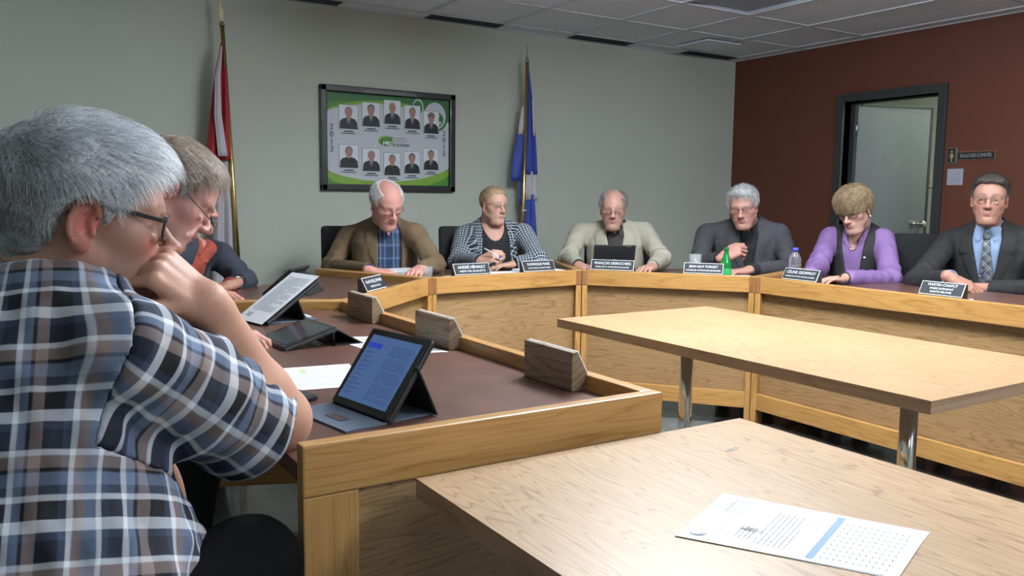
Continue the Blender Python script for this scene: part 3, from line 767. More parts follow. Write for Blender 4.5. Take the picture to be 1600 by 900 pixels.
def arm_field(P, S, E, W, rs, k=.03, wr=1.0, seed=0, amp=.004):
    """sleeve or bare arm; amp: wrinkles around the elbow"""
    d1 = cap(P, S, E, rs[0], rs[1]); We = np.asarray(E)+(np.asarray(W)-np.asarray(E))*wr
    d2 = cap(P, E, We, rs[1]*.98, rs[2]); d = smin(d1, d2, k)
    if amp:
        dd = unit(np.asarray(E)-np.asarray(S)); d3 = unit(np.asarray(W)-np.asarray(E))
        r = np.random.RandomState(seed)
        dist = np.sqrt(((P-np.asarray(E, f32))**2).sum(1))
        w = np.exp(-(dist/.13)**2)+.35
        s1 = P@dd.astype(f32); o1 = P@unit(np.cross(dd, d3)+.01).astype(f32); s2 = P@d3.astype(f32)
        ph = 6*r.rand()
        d = d+amp*w*(np.sin(s1*105+o1*45+ph)*.5+np.sin(s2*85-o1*60+ph*2)*.5+np.sin(s1*48+s2*50+o1*30)*.5)
    return d
def body_bounds(pts, pad):
    a = np.array(pts); return a.min(0)-pad, a.max(0)+pad
def person(o):
    """o holds joints in world coordinates"""
    hd = np.array(o['head'], float); hs = o.get('hs', 1.06); Mh = nod_frame(*o['face'])
    T = Torso(o['N'], o['P'], o['heading'], o.get('wide', 1), o.get('deep', 1), o.get('belly', 0))
    SL, SR, EL, ER, WL, WR = [np.array(o[k], float) for k in ('SL', 'SR', 'EL', 'ER', 'WL', 'WR')]
    dn = o.get('shdn', .035); SL = SL-T.M[:, 2]*dn-T.M[:, 0]*-.012; SR = SR-T.M[:, 2]*dn-T.M[:, 0]*.0+T.M[:, 0]*-.012*-1
    root = thing('person', o['label'], 'person', (T.P[0], T.P[1], 0), o.get('group'))
    hh = o.get('h', .0036)
    nl = ((T.N+T.M@np.array((0, -.012, .0))-hd)@Mh)/hs     # neck base in head space
    nl2 = nl+unit(nl)*.05
    hf = head_field(o); nr = o.get('neck', .052)
    def fh(P):
        d = hf(P); n = cap(P, (0, -.028, -.062), nl2, nr*.97, nr*1.06)
        n = smin(n, cap(P, (0, -.04, -.03), (0, -.06, -.10), .045), .03)
        return smin(d, n, .022)
    lo = np.minimum((-.105, -.135, -.15), nl2-.07); hi = np.maximum((.105, .135, .135), nl2+.07)
    V, Q = mesh_field(fh, lo, hi, hh); V = relax(V, Q, 1, .35)
    C = skin_color(V, o); VQ = [(hd+V@Mh.T*hs, Q)]; CC = [C]
    sk = np.array(o.get('skin', (.56, .33, .25)))*o.get('skinmul', .88)
    # hands
    for sd, W, key in (('L', WL, 'handL'), ('R', WR, 'handR')):
        if key in o and sd not in o.get('weld', ()):
            fd, bk, pose = o[key]
            v, q = hand_vq(W, fd, bk, sd, pose, o.get('hsc', 1.0), o.get('hh', .0040)); VQ.append((v, q))
            c = np.tile(sk*np.array(o.get('handtint', (1.0, .95, .93))), (len(v), 1)); CC.append(c)
    for sd in o.get('weld', ()):         # bare forearm and hand grown as one surface
        S, E, W = (SL, EL, WL) if sd == 'L' else (SR, ER, WR)
        fd, bk, pose = o['hand'+sd]; f_ = unit(fd); n_ = np.array(bk, float); n_ = unit(n_-f_*(n_@f_)); x_ = np.cross(f_, n_)*(1 if sd == 'L' else -1)
        Mx = np.stack([x_, f_, n_], 1).astype(f32); hfn = hand_field(pose); k_ = o.get('hsc', 1.0); rb = o['rb']
        def fw(P):
            q = (P-W.astype(f32))@Mx/k_; a = arm_field(P, E+(S-E)*.35, E, W, rb, amp=0)
            a = smin(a, np.sqrt(((P-E.astype(f32))**2).sum(1))-rb[1]*.97, .02)
            a = smin(a, cap(P, E+(W-E)*.25+CU*.0, E+(W-E)*.25+V3(0, 0, .001), rb[1]*.86), .03)
            return smin(a, hfn(q)*k_, .016)
        lo, hi = body_bounds([E, W, E+(S-E)*.35, W+f_*.17*k_], .10)
        v, q = mesh_field(fw, lo, hi, .0030); v = relax(v, q, 1, .4); VQ.append((v, q))
        CC.append(np.tile(sk*np.array(o.get('handtint', (1, .95, .93))), (len(v), 1)))
    # trunk and arms under the clothes
    bare = o.get('bare', ()); ra = o.get('ra', (.040, .036, .0235*o.get('hsc', 1.0))); infl = o.get('core', -.012)
    def fb(P):
        q = T.loc(P); d = T.dist(q, infl)
        if o.get('chest'): d = smin(d, cap(P, T.world((0, -.02, .03)), T.world((0, .03, -.10)), .062, .085), .03)
        for S in (SL, SR): d = smin(d, cap(P, T.world((0, -.035, .0)), S, .034, .038), .03)
        for S, E, W, k in ((SL, EL, WL, 'L'), (SR, ER, WR, 'R')):
            r = tuple(np.array(o['rb'])*(.86 if k in o.get('weld', ()) else 1)) if k in bare else ra
            d = smin(d, arm_field(P, S, E, W, r, amp=0), .012)
            if k in bare: d = smin(d, np.sqrt(((P-(E+o.get('ebump', V3(0, 0, 0))).astype(f32))**2).sum(1))-r[1]*.95, .02)
        return d
    pts = [T.world((0, 0, .02)), T.world((-.2, -.15, -T.H)), T.world((.2, .2, -T.H)), SL, SR, EL, ER, WL, WR]
    lo, hi = body_bounds(pts, .07)
    v, q = mesh_field(fb, lo, hi, o.get('bh', .011)); v = relax(v, q, 1, .4); VQ.append((v, q))
    CC.append(np.tile(sk*np.array(o.get('handtint', (1, .95, .93))), (len(v), 1)))
    V, Q = join_vq(VQ); me = fast_mesh(V, Q); set_col(me, np.concatenate(CC)); link('body', me, M['skin'], root)
    # eyes
    lk = np.array(o.get('look', (0, 1, 0)), float)
    for s in (-1, 1):
        c = np.array((s*.0315, .0715, -.002)); n = 20
        th = np.linspace(0, math.pi, n); ph = np.linspace(0, 2*math.pi, n, endpoint=False)
        v = [(math.sin(a)*math.cos(b), math.cos(a), math.sin(a)*math.sin(b)) for a in th for b in ph]
        v = np.array(v); qd = np.array([[i*n+j, i*n+(j+1) % n, (i+1)*n+(j+1) % n, (i+1)*n+j] for i in range(n-1) for j in range(n)])
        l = unit(lk); z = v[:, 1]
        R = np.stack([unit(np.cross(l, (0, 0, 1))), l, unit(np.cross(np.cross(l, (0, 0, 1)), l))], 1)
        col = np.where((z > .975)[:, None], (.01, .01, .01), np.where((z > .86)[:, None], o.get('iris', (.06, .045, .03)), (.58, .52, .48)))
        me = fast_mesh(hd+(c+(v*.0123)@R.T)@Mh.T*hs, qd); set_col(me, col); link('eye', me, M['eye'], root)
    # hair
    if o.get('hair') != 'none':
        hcol = o['hcol']
        v, q = mesh_field(hair_field(o, None), (-.12, -.145, -.16), (.12, .13, .16), o.get('hairh', .0036))
        c = hcol(v, np.random.RandomState(1))*np.array(.78); w = hd+v@Mh.T*hs
        me = fast_mesh(w, q); set_col(me, c); hr = link('hair', me, M['hair'], root)
        if o.get('ns'):
            v, q, c = strands(o, None, o['ns'], o.get('hl_len', .035), o.get('srad', .0007), hcol, o.get('seed', 0), lift=o.get('lift', .25), spread=o.get('spread', .25), drop=o.get('drop', .6))
            me = fast_mesh(hd+v@Mh.T*hs, q); set_col(me, c); s_ = link('hair_strands', me, M['hair'], hr); s_['kind'] = 'stuff'
    if o.get('glasses'): glasses(root, hd, Mh, hs, o['glasses'])
    # clothes
    dress(o, T, root, (SL, SR, EL, ER, WL, WR))
    return root, T, Mh, hd, hs
def glasses(root, hd, Mh, hs, g):
    W = lambda p: hd+Mh@np.array(p, float)*hs
    dz = g.get('drop', 0); cy = g.get('y', .099)+dz*.15; r = g.get('r', .0011); hw, hh_ = g.get('hw', .0245), g.get('hh', .0155); cx = g.get('cx', .0335)
    dy = dz*.75
    b = MB(); outl = {}
    for s in (-1, 1):
        pts = []
        for k in range(28):
            a = 2*math.pi*k/28; e = g.get('sq', .65)
            u = math.copysign(abs(math.cos(a))**e, math.cos(a))*hw; w = math.copysign(abs(math.sin(a))**e, math.sin(a))*hh_
            x = s*(cx+u); pts.append((x, cy+dy*.5-.35*(abs(x)-.03)*(abs(x) > .03)+.10*(w), -.004-dz+w))
        outl[s] = pts
        if g.get('rim', 1): b.tube([W(p) for p in pts], r, 6, closed=True)
        elif g.get('half'): b.tube([W(p) for p in pts[0:15]], r, 6)
        hx = cx+hw; hy = cy+dy*.5-.35*(hx-.03); hz = -.004-dz+hh_*.55
        ear = (s*.0785, -.008, .024); hook = (s*.0735, -.034, .004)
        t = g.get('tr', r*1.3)
        if g.get('thick'):
            A, B = W((s*hx, hy, hz)), W(ear); B2 = W(hook); wv = Mh[:, 2]
            for p, q in ((W((s*(hx-.004), hy+.003, hz)), W((s*(hx+.006), hy-.004, hz))), (W((s*(hx+.006), hy-.004, hz)), B), (B, B2)):
                m = (p+q)/2; L = np.linalg.norm(q-p); b.box(m, (L+.002, .0022, g['thick']), ax=q-p, up=Mh[:, 2]-unit(q-p)*(Mh[:, 2]@unit(q-p)), bev=.0006)
        else: b.tube([W((s*hx, hy, hz)), W((s*(hx+.006), hy-.006, hz)), W(ear), W(hook)], t, 6)
    b.tube([W((-cx+hw*.97, cy+dy*.5, -.002-dz+.004)), W((0, cy+.004+dy*.5, .001-dz+.004)), W((cx-hw*.97, cy+dy*.5, -.002-dz+.004))], r, 6)
    e = b.build('eyeglasses', g['mat'], root)
    for s in (-1, 1):
        b = MB(); vs = [b.bm.verts.new(Vector(W(p))) for p in outl[s]]; b.bm.faces.new(vs)
        b.build('lens', M['lensglass'], e)
SEAM = (.75, -.035, .03)
def garment(name, fn, lo, hi, h, mat, root, T=None, arms=None, uvmode=None, it=2, colfn=None):
    V, Q = mesh_field(fn, lo, hi, h); V = relax(V, Q, it, .4)
    if not len(Q): return None
    me = fast_mesh(V, Q)
    if uvmode:
        # pattern coordinates: trunk wraps, sleeves run along the arm
        P = V.astype(f32); q = T.loc(P); fc = V[Q].mean(1).astype(f32); qc = T.loc(fc)
        dt = T.dist(qc, 0)-.0; da = []
        for (S, E, W) in arms: da.append(np.minimum(cap(fc, S+(E-S)*.10, E, .052), cap(fc, E, W, .045)))
        cls = np.zeros(len(fc), int)
        for k, (S, E, W) in enumerate(arms):
            lat = T.M[:, 0]*(1 if (S-T.N)@T.M[:, 0] > 0 else -1); sw, so_, sr = SEAM; ax = unit(lat*sw+unit(E-S)*.75+T.M[:, 2]*.1)
            m_ = ((fc-S)@ax.astype(f32) > so_)&(np.minimum(cap(fc, S, E, .10), cap(fc, E, W, .10)) < sr)
            cls[m_] = k+1
        UV = np.zeros((len(Q), 4, 2))
        a0 = np.arctan2(qc[:, 0], -qc[:, 1]); ca = np.arctan2(q[:, 0], -q[:, 1])[Q]
        ca = a0[:, None]+((ca-a0[:, None]+math.pi) % (2*math.pi)-math.pi)
        UV[..., 0] = ca*.19; UV[..., 1] = q[:, 2][Q]
        if uvmode == 'flat':
            UV[..., 0] = q[:, 0][Q]
        for k, (S, E, W) in enumerate(arms):
            for (A, B, off) in ((S, E, 0), (E, W, np.linalg.norm(E-S))):
                ax = unit(B-A); e1 = unit(np.cross(ax, (.1, .2, 1))); e2 = np.cross(ax, e1)
                t = (fc-A)@ax
                sel = (cls == k+1)
                if off: sel &= cap(fc, E, W, .045) < cap(fc, S, E, .052)
                else: sel &= ~(cap(fc, E, W, .045) < cap(fc, S, E, .052))
                if not sel.any(): continue
                p = V[Q[sel]]-A; al = p@ax+off; an = np.arctan2(p@e2, p@e1); c0 = np.arctan2((fc[sel]-A)@e2, (fc[sel]-A)@e1)
                an = c0[:, None]+((an-c0[:, None]+math.pi) % (2*math.pi)-math.pi)
                UV[sel, :, 0] = an*.062; UV[sel, :, 1] = al
        set_uv(me, UV.reshape(-1, 2))
    if colfn: set_col(me, colfn(V))
    return link(name, me, mat, root)
def dress(o, T, root, J):
    SL, SR, EL, ER, WL, WR = J; h = o.get('gh', .0075)
    sh_ = (o.get('inner') or {}).get('short')
    if sh_: arms = [(S, S+(E-S)*sh_*.5, S+(E-S)*sh_) for S, E, W in ((SL, EL, WL), (SR, ER, WR))]; EL, WL = arms[0][1:]; ER, WR = arms[1][1:]
    if o.get('cuffc') is not None: WR = np.array(o['cuffc']); ER = (SR+WR)/2
    arms = [(SL, EL, WL), (SR, ER, WR)]
    pts = [T.world((0, 0, .08)), T.world((-.24, -.16, -T.H-.05)), T.world((.24, .24, -T.H-.05)), SL, SR]
    fold = o.get('fold', .0035)
    def torso_wr(P, q, d):
        # drapery: slanted creases fading towards the chest
        return d+fold*(wav(P, o.get('seed', 1)+40, 55, 5, (1, 1, .5))+.6*wav(P, o.get('seed', 1)+41, 110, 4, (1, 1, .4)))
    inn = o.get('inner')
    def collar(P, q, r0, r1, w0, w1, gap, slope=.25):
        rad = np.sqrt(q[:, 0]**2+(q[:, 1]*.96+.0)**2); ww = q[:, 2]+slope*q[:, 1]
        ring = np.maximum(np.maximum(r0-rad-.12*(ww), rad+.12*ww-r1), np.maximum(w0-ww, ww-w1))
        return smax(ring, -np.maximum(np.abs(q[:, 0])-gap-.25*np.maximum(ww, 0), -q[:, 1]), .004)
    def tips(P, q, infl, base):
        """folded collar points lying on the chest"""
        u = np.abs(q[:, 0]); w = q[:, 2]
        reg = np.maximum.reduce([-(w+.085-.35*(u-.02)), w-.030+.2*(u-.02), (u-.060)-.6*(w+.02), .010-u-.55*w-.0, -q[:, 1]])
        return smax(np.abs(base)-.006, reg, .004)
    if inn:
        op = inn.get('scoop'); vn = inn.get('v')
        def fi(P):
            q = T.loc(P); base = T.dist(q, 0); d = torso_wr(P, q, base)
            if inn.get('sleeves'):
                for i, (S, E, W) in enumerate(arms): d = smin(d, arm_field(P, S, E, W, inn.get('rs', (.058, .050, .040)), wr=inn.get('wr', .93), seed=i+o.get('seed', 1), amp=inn.get('amp', .004)), .03)
            for S in (SL, SR): d = smin(d, cap(P, T.world((0, -.035, .0)), S+(T.world((0, 0, 0))-S)*.14, .042, .050), .04)
            if inn.get('short'):
                for S, E, W in arms: ax = unit(W-S); pl = (P-W.astype(f32))@ax.astype(f32); d = smax(d, np.where(cap(P, S, W, .12) < .06, pl, -1), .003)
            if inn.get('collar'):
                d = smin(d, collar(P, q, .054*o.get('cw', 1), .066*o.get('cw', 1), -.05, .026, .010), .004)
                d = np.minimum(d, smax(base-.011, np.maximum.reduce([q[:, 2]-.018+.25*np.abs(q[:, 0]), -(q[:, 2]+.075-.6*(np.abs(q[:, 0])-.02)), .008+.42*(-q[:, 2]-.0)-np.abs(q[:, 0]), np.abs(q[:, 0])-.066, -q[:, 1]]), .003))
            if inn.get('turtle'): d = smin(d, collar(P, q, .050, .064, -.05, .03, -.02), .006)
            ncut = cap(P, T.world((0, -.012, -.005)), T.world((0, .0, .15)), .056*o.get('cw', 1), .060)
            d = smax(d, -ncut, .003)
            if vn: d = smax(d, -np.maximum(np.maximum(np.abs(q[:, 0])-(q[:, 2]+vn)*.42, -q[:, 1]), -(q[:, 2]+vn)), .003)
            if op: d = smax(d, -np.maximum(ell(q, (0, .06, .02), (op[0], .20, op[1])), -q[:, 1]-.03), .004)
            return d
        p2 = pts+([EL, ER, WL, WR] if inn.get('sleeves') else [])
        lo, hi = body_bounds(p2, .085)
        if inn.get('split'):
            ax = unit(T.M[:, 0]*inn['split'][0]+unit(WR-SR)*.75+T.M[:, 2]*.1).astype(f32); S0 = SR.astype(f32)
            def reg(P): return np.maximum(inn['split'][1]-(P-S0)@ax, np.minimum(cap(P, SR, ER, .10), cap(P, ER, WR, .10))-.035)
            global SEAM
            SEAM = (0, 9, 0); garment(inn['name'], lambda P: np.maximum(fi(P), -reg(P)), lo, hi, h, inn['mat'], root, T, arms, inn.get('uv'), it=1)
            SEAM = (0, -9, 9); lo2, hi2 = body_bounds([SR, ER, WR], .15); garment('sleeve', lambda P: np.maximum(fi(P), reg(P)), lo2, hi2, h, inn['mat'], root, T, [arms[1]], inn.get('uv'), it=1)
        else: garment(inn['name'], fi, lo, hi, h, inn['mat'], root, T, arms, inn.get('uv'), it=1)
    out = o.get('outer')
    if out:
        ow, oh = out['open']; ins = out.get('infl', .013)
        def fo(P):
            q = T.loc(P); u = np.abs(q[:, 0]); base = T.dist(q, ins); d = torso_wr(P, q, base)
            if out.get('sleeves', True):
                for i, (S, E, W) in enumerate(arms): d = smin(d, arm_field(P, S, E, W, out.get('rs', (.064, .054, .041)), wr=out.get('wr', .90), seed=i+7+o.get('seed', 1), amp=out.get('amp', .005)*.7), .03)
                for S in (SL, SR): d = smin(d, cap(P, T.world((0, -.035, .005)), S+(T.world((0, 0, 0))-S)*.12, .048, .056), .04)
            else:
                for S in (SL, SR): d = smin(d, cap(P, T.world((0, -.035, .0)), S+(T.world((0, 0, 0))-S)*.10, .050, .060), .03)
                for S, E in ((SL, EL), (SR, ER)):
                    ax = (S-(SL+SR)/2); ax = unit(ax); d = smax(d, (P-(S-ax*.020).astype(f32))@ax.astype(f32), .006)
            # lapels and collar
            if out.get('lapel'):
                w0, w1, lw = out['lapel']; t = np.clip((q[:, 2]-w1)/(w0-w1), 0, 1)
                oe = np.interp(-q[:, 2], ow, oh); wid = lw*np.clip(t*2.2, 0, 1)**.8*(1+.25*(t > .62)); notch = np.abs(q[:, 2]-(w1+(w0-w1)*.66)+.25*(u-.05))-.0035
                reg = np.maximum.reduce([oe-u, u-oe-wid, w1-q[:, 2], q[:, 2]-w0, -q[:, 1]])
                reg = smax(reg, -np.maximum(notch, oe+wid*.55-u), .001)
                d = np.minimum(d, smax(base-.0065, reg, .002))
                d = smin(d, collar(P, q, .064*o.get('cw', 1), .082*o.get('cw', 1), -.05, .026, .045, .35), .008)
            d = smax(d, -cap(P, T.world((0, -.012, -.01)), T.world((0, .0, .15)), .064*o.get('cw', 1), .070), .003)
            oe = np.interp(-q[:, 2], ow, oh).astype(f32)
            d = smax(d, -np.maximum.reduce([u-oe, -q[:, 1]+.01, -(q[:, 2]+ow[-1]) if out.get('closed') else -np.ones_like(u)]), .003)
            return d
        p2 = pts+([EL, ER, WL, WR] if out.get('sleeves', True) else [])
        lo, hi = body_bounds(p2, .095)
        garment(out['name'], fo, lo, hi, h, out['mat'], root, T, arms, out.get('uv'), it=1)
        if out.get('sleeves', True) and inn and not inn.get('sleeves') and out.get('cuff', True):
            for W, E in ((WL, EL), (WR, ER)):
                ax = unit(W-E); b0 = E+(W-E)*out.get('wr', .9)
                MB().tube([b0-ax*.02, W-ax*.004], [.036*o.get('hsc', 1), .034*o.get('hsc', 1)], 20).build('shirt_cuff', inn['mat'], root)
    # trousers and shoes
    if o.get('legs', True):
        P0 = T.P; a = math.radians(o.get('legh', o['heading'])); f = V3(math.sin(a), math.cos(a), 0); r = V3(math.cos(a), -math.sin(a), 0)
        ks, ft = [], []
        for s in (-1, 1):
            hp = P0+r*s*.09; kn = P0+r*s*.13+f*o.get('kl', .42); kn[2] = o.get('kz', .50); an = kn-f*.06; an[2] = .09; ks.append((hp, kn, an)); ft.append(an)
        hipz = P0
        def fl(P):
            d = ell(P, P0+V3(0, 0, -.01), (.17, .17, .12))
            for hp, kn, an in ks: d = smin(d, cap(P, hp, kn, .085*o.get('tw', 1), .066*o.get('tw', 1)), .03); d = smin(d, cap(P, kn, an, .060, .045), .02)
            return d
        lo, hi = body_bounds([P0]+[x for k in ks for x in k], .13); lo[2] = max(lo[2], .02)
        garment('trousers', fl, lo, hi, .02, o.get('tmat', M['trouser']), root)
        for an in ft:
            b0 = an.copy(); b0[2] = .045
            def fs(P): return smax(smin(cap(P, b0-f*.04, b0+f*.15, .036, .034), cap(P, an, b0, .045, .04), .02), .004-P[:, 2], .004)
            lo, hi = body_bounds([b0-f*.05, b0+f*.19, an], .06); lo[2] = -.02
            garment('shoe', fs, lo, hi, .01, M['shoe'], root)
M['trouser'] = pmat('dark_trousers', (.018, .02, .024), .85, bump=.3, bscale=400)
M['shoe'] = pmat('black_leather', (.012, .011, .010), .35)
def hc(cols, jit=.12, fn=None):
    cols = [np.array(c, float) for c in cols]
    def f(P, r):
        k = r.randint(0, len(cols), len(P)); C = np.stack(cols)[k]*(1+jit*r.randn(len(P)))[:, None]
        if fn is not None: C = fn(P, C)
        return np.clip(C, 0, 1)
    return f
# ------------------------------------------------------------------ chairs
def make_chair():
    g = thing('office_chair', 'black chair', 'chair', (0, 0, 0))
    MB().box((0, .0, .455), (.48, .46, .07), bev=.025, smooth=True).build('seat', M['fabric'], g)
    b = MB(); b.box((0, -.25, .765), (.46, .055, .52), ax=(1, 0, 0), up=(0, -.12, 1), bev=.026, smooth=True); b.build('backrest', M['fabric'], g)
    MB().box((0, -.255, .50), (.07, .02, .20), bev=.004).build('back_bracket', M['black'], g)
    for s in (-1, 1):
        b = MB(); b.tube([(s*.20, -.02, .43), (s*.27, -.02, .45), (s*.27, -.01, .64)], .011, 8); a = b.build('armrest', M['black'], g)
        MB().box((s*.27, .01, .655), (.055, .26, .028), bev=.012, smooth=True).build('arm_pad', M['black'], a)
    MB().tube([(0, 0, .08), (0, 0, .43)], .026, 14).build('column', M['steel'], g)
    for k in range(5):
        a = k*2*math.pi/5; b = MB(); b.tube([(0, 0, .10), (.28*math.cos(a), .28*math.sin(a), .065)], [.022, .014], 8); l = b.build('leg', M['black'], g)
        MB().tube([(.28*math.cos(a)-.012*math.sin(a), .28*math.sin(a)+.012*math.cos(a), .027), (.28*math.cos(a)+.012*math.sin(a), .28*math.sin(a)-.012*math.cos(a), .027)], .027, 12).build('caster', M['black'], l)
    return g
def copy_tree(o, parent=None):
    c = o.copy(); COL.objects.link(c); c.parent = parent
    for ch in [x for x in o.children]: copy_tree(ch, c)
    return c
_ch = None
def chair(x, y, heading, label, dz=0):
    global _ch
    if _ch is None: _ch = make_chair(); o = _ch
    else: o = copy_tree(_ch)
    o.location = (x, y, dz); o.rotation_euler = (0, 0, -math.radians(heading)); o['label'] = label; o['group'] = 'black meeting chairs behind the desks'
    return o
# ------------------------------------------------------------------ patterned cloths
def plaid(name, warp, weft, per, rough=.85, scale=(1, 1), ang=0, bump=.3):
    m = pmat(name, (.5, .5, .5), rough, bump=bump, bscale=900); N, L = nt(m); p = N['Principled BSDF']
    uv = N.new('ShaderNodeUVMap'); uv.uv_map = 'UVMap'; mp = N.new('ShaderNodeMapping'); mp.inputs['Scale'].default_value = (1/per*scale[0], 1/per*scale[1], 1); mp.inputs['Rotation'].default_value = (0, 0, ang)
    L.new(uv.outputs[0], mp.inputs[0]); sx = N.new('ShaderNodeSeparateXYZ'); L.new(mp.outputs[0], sx.inputs[0]); outs = []
    for i, st in ((0, warp), (1, weft)):
        f = N.new('ShaderNodeMath'); f.operation = 'FRACT'; L.new(sx.outputs[i], f.inputs[0])
        r = ramp(N, st, 'LINEAR'); L.new(f.outputs[0], r.inputs[0]); outs.append(r)
    mx = N.new('ShaderNodeMix'); mx.data_type = 'RGBA'; mx.inputs[0].default_value = .5; L.new(outs[0].outputs[0], mx.inputs[6]); L.new(outs[1].outputs[0], mx.inputs[7])
    L.new(mx.outputs[2], p.inputs['Base Color']); return m
def bands(seq, soft=.006):
    """seq: (width, colour) -> ramp stops with crisp edges"""
    tot = sum(w for w, _ in seq); st = []; x = 0
    for w, c in seq:
        st.append((min(1, x/tot+soft), c)); x += w; st.append((min(1, x/tot-soft), c))
    return st
WH, LB, NV, BK, TN, GB = (.62, .66, .72), (.135, .185, .28), (.009, .013, .03), (.003, .004, .007), (.235, .18, .165), (.032, .05, .09)
M['black_trouser'] = pmat('black_trousers', (.004, .004, .005), .95, spec=.08)
M['plaid'] = plaid('plaid_shirt_cotton', bands([(20, BK), (8, GB), (6, WH), (10, TN), (13, LB), (5, WH), (7, GB), (16, NV), (6, WH), (9, LB), (4, BK), (12, TN)]),
                   bands([(18, BK), (6, WH), (9, GB), (13, LB), (4, BK), (12, TN), (6, WH), (20, NV), (8, GB), (12, WH)]), .135)
def grid_mat(name, bg, line, per, w, rough=.8):
    return plaid(name, bands([(w, line), (1-w, bg)], .01), bands([(w, line), (1-w, bg)], .01), per, rough)
def windowpane(name, bg, line, per, w):
    m = pmat(name, bg, .85, bump=.3, bscale=700); N, L = nt(m); p = N['Principled BSDF']
    uv = N.new('ShaderNodeUVMap'); uv.uv_map = 'UVMap'; sx = N.new('ShaderNodeSeparateXYZ'); L.new(uv.outputs[0], sx.inputs[0]); o = []
    for i in (0, 1):
        a = N.new('ShaderNodeMath'); a.operation = 'DIVIDE'; a.inputs[1].default_value = per; L.new(sx.outputs[i], a.inputs[0])
        f = N.new('ShaderNodeMath'); f.operation = 'FRACT'; L.new(a.outputs[0], f.inputs[0])
        c = N.new('ShaderNodeMath'); c.operation = 'LESS_THAN'; c.inputs[1].default_value = w; L.new(f.outputs[0], c.inputs[0]); o.append(c)
    mx = N.new('ShaderNodeMath'); mx.operation = 'MAXIMUM'; L.new(o[0].outputs[0], mx.inputs[0]); L.new(o[1].outputs[0], mx.inputs[1])
    q = N.new('ShaderNodeMix'); q.data_type = 'RGBA'; q.inputs[6].default_value = (*bg, 1); q.inputs[7].default_value = (*line, 1); L.new(mx.outputs[0], q.inputs[0]); L.new(q.outputs[2], p.inputs['Base Color'])
    return m
M['pane_jacket'] = windowpane('windowpane_tweed', (.014, .022, .036), (.42, .47, .52), .0165, .2)
M['blue_plaid'] = plaid('blue_plaid_cotton', bands([(10, (.02, .035, .08)), (4, (.12, .20, .36)), (8, (.03, .06, .13)), (3, (.20, .28, .42)), (9, (.015, .025, .05))]), bands([(12, (.02, .04, .09)), (5, (.10, .16, .28)), (12, (.03, .05, .10))]), .075)
M['tie'] = plaid('gray_plaid_silk', bands([(10, (.06, .065, .08)), (2, (.42, .43, .44)), (10, (.15, .16, .18)), (2, (.02, .02, .025))]), bands([(10, (.05, .055, .07)), (2, (.40, .41, .42)), (10, (.13, .14, .16)), (2, (.02, .02, .025))]), .036, .45, ang=.75)
M['brown_jacket'] = pmat('brown_corduroy_jacket', (.135, .092, .05), .85, bump=.3, bscale=500, var=.08)
M['tan_jacket'] = pmat('light_gray_beige_jacket', (.36, .34, .275), .85, bump=.3, bscale=500, var=.05)
M['charcoal'] = pmat('charcoal_wool', (.045, .047, .053), .85, bump=.3, bscale=500, var=.08)
M['black_wool'] = pmat('black_wool', (.018, .018, .019), .8, bump=.3, bscale=500)
M['navy_cloth'] = pmat('dark_navy_cloth', (.028, .036, .052), .85, bump=.3, bscale=400)
M['black_knit'] = pmat('black_knit', (.012, .012, .015), .85)
M['dark_shirt'] = pmat('dark_brown_shirt', (.025, .02, .02), .7)
M['lilac'] = pmat('lilac_cotton', (.20, .115, .29), .75, bump=.2, bscale=500)
M['pale_blue'] = pmat('pale_blue_cotton', (.22, .31, .48), .7)
M['orange'] = pmat('rust_red_cotton', (.31, .06, .04), .8)
M['frame_black'] = pmat('spectacle_frame_black', (.012, .012, .014), .3)
M['frame_metal'] = pmat('spectacle_frame_metal', (.30, .28, .25), .3, metal=.9)
M['frame_brown'] = pmat('spectacle_frame_brown', (.06, .035, .03), .3)
M['gold'] = pmat('gold_jewellery', (.75, .55, .25), .25, metal=1)
HOME = dict(h=.0036)
def pin(T, root, u, w, mat, name='lapel_pin', size=.011, infl=.022):
    c = T.world((u, T.front(u, w, infl), w)); n = unit(T.M@np.array((u*3, 1, .1)))
    MB().box(c, (size, .003, size*.75), ax=np.cross(n, (0, 0, 1)), up=T.M[:, 2], bev=.0008).build(name, mat, root)
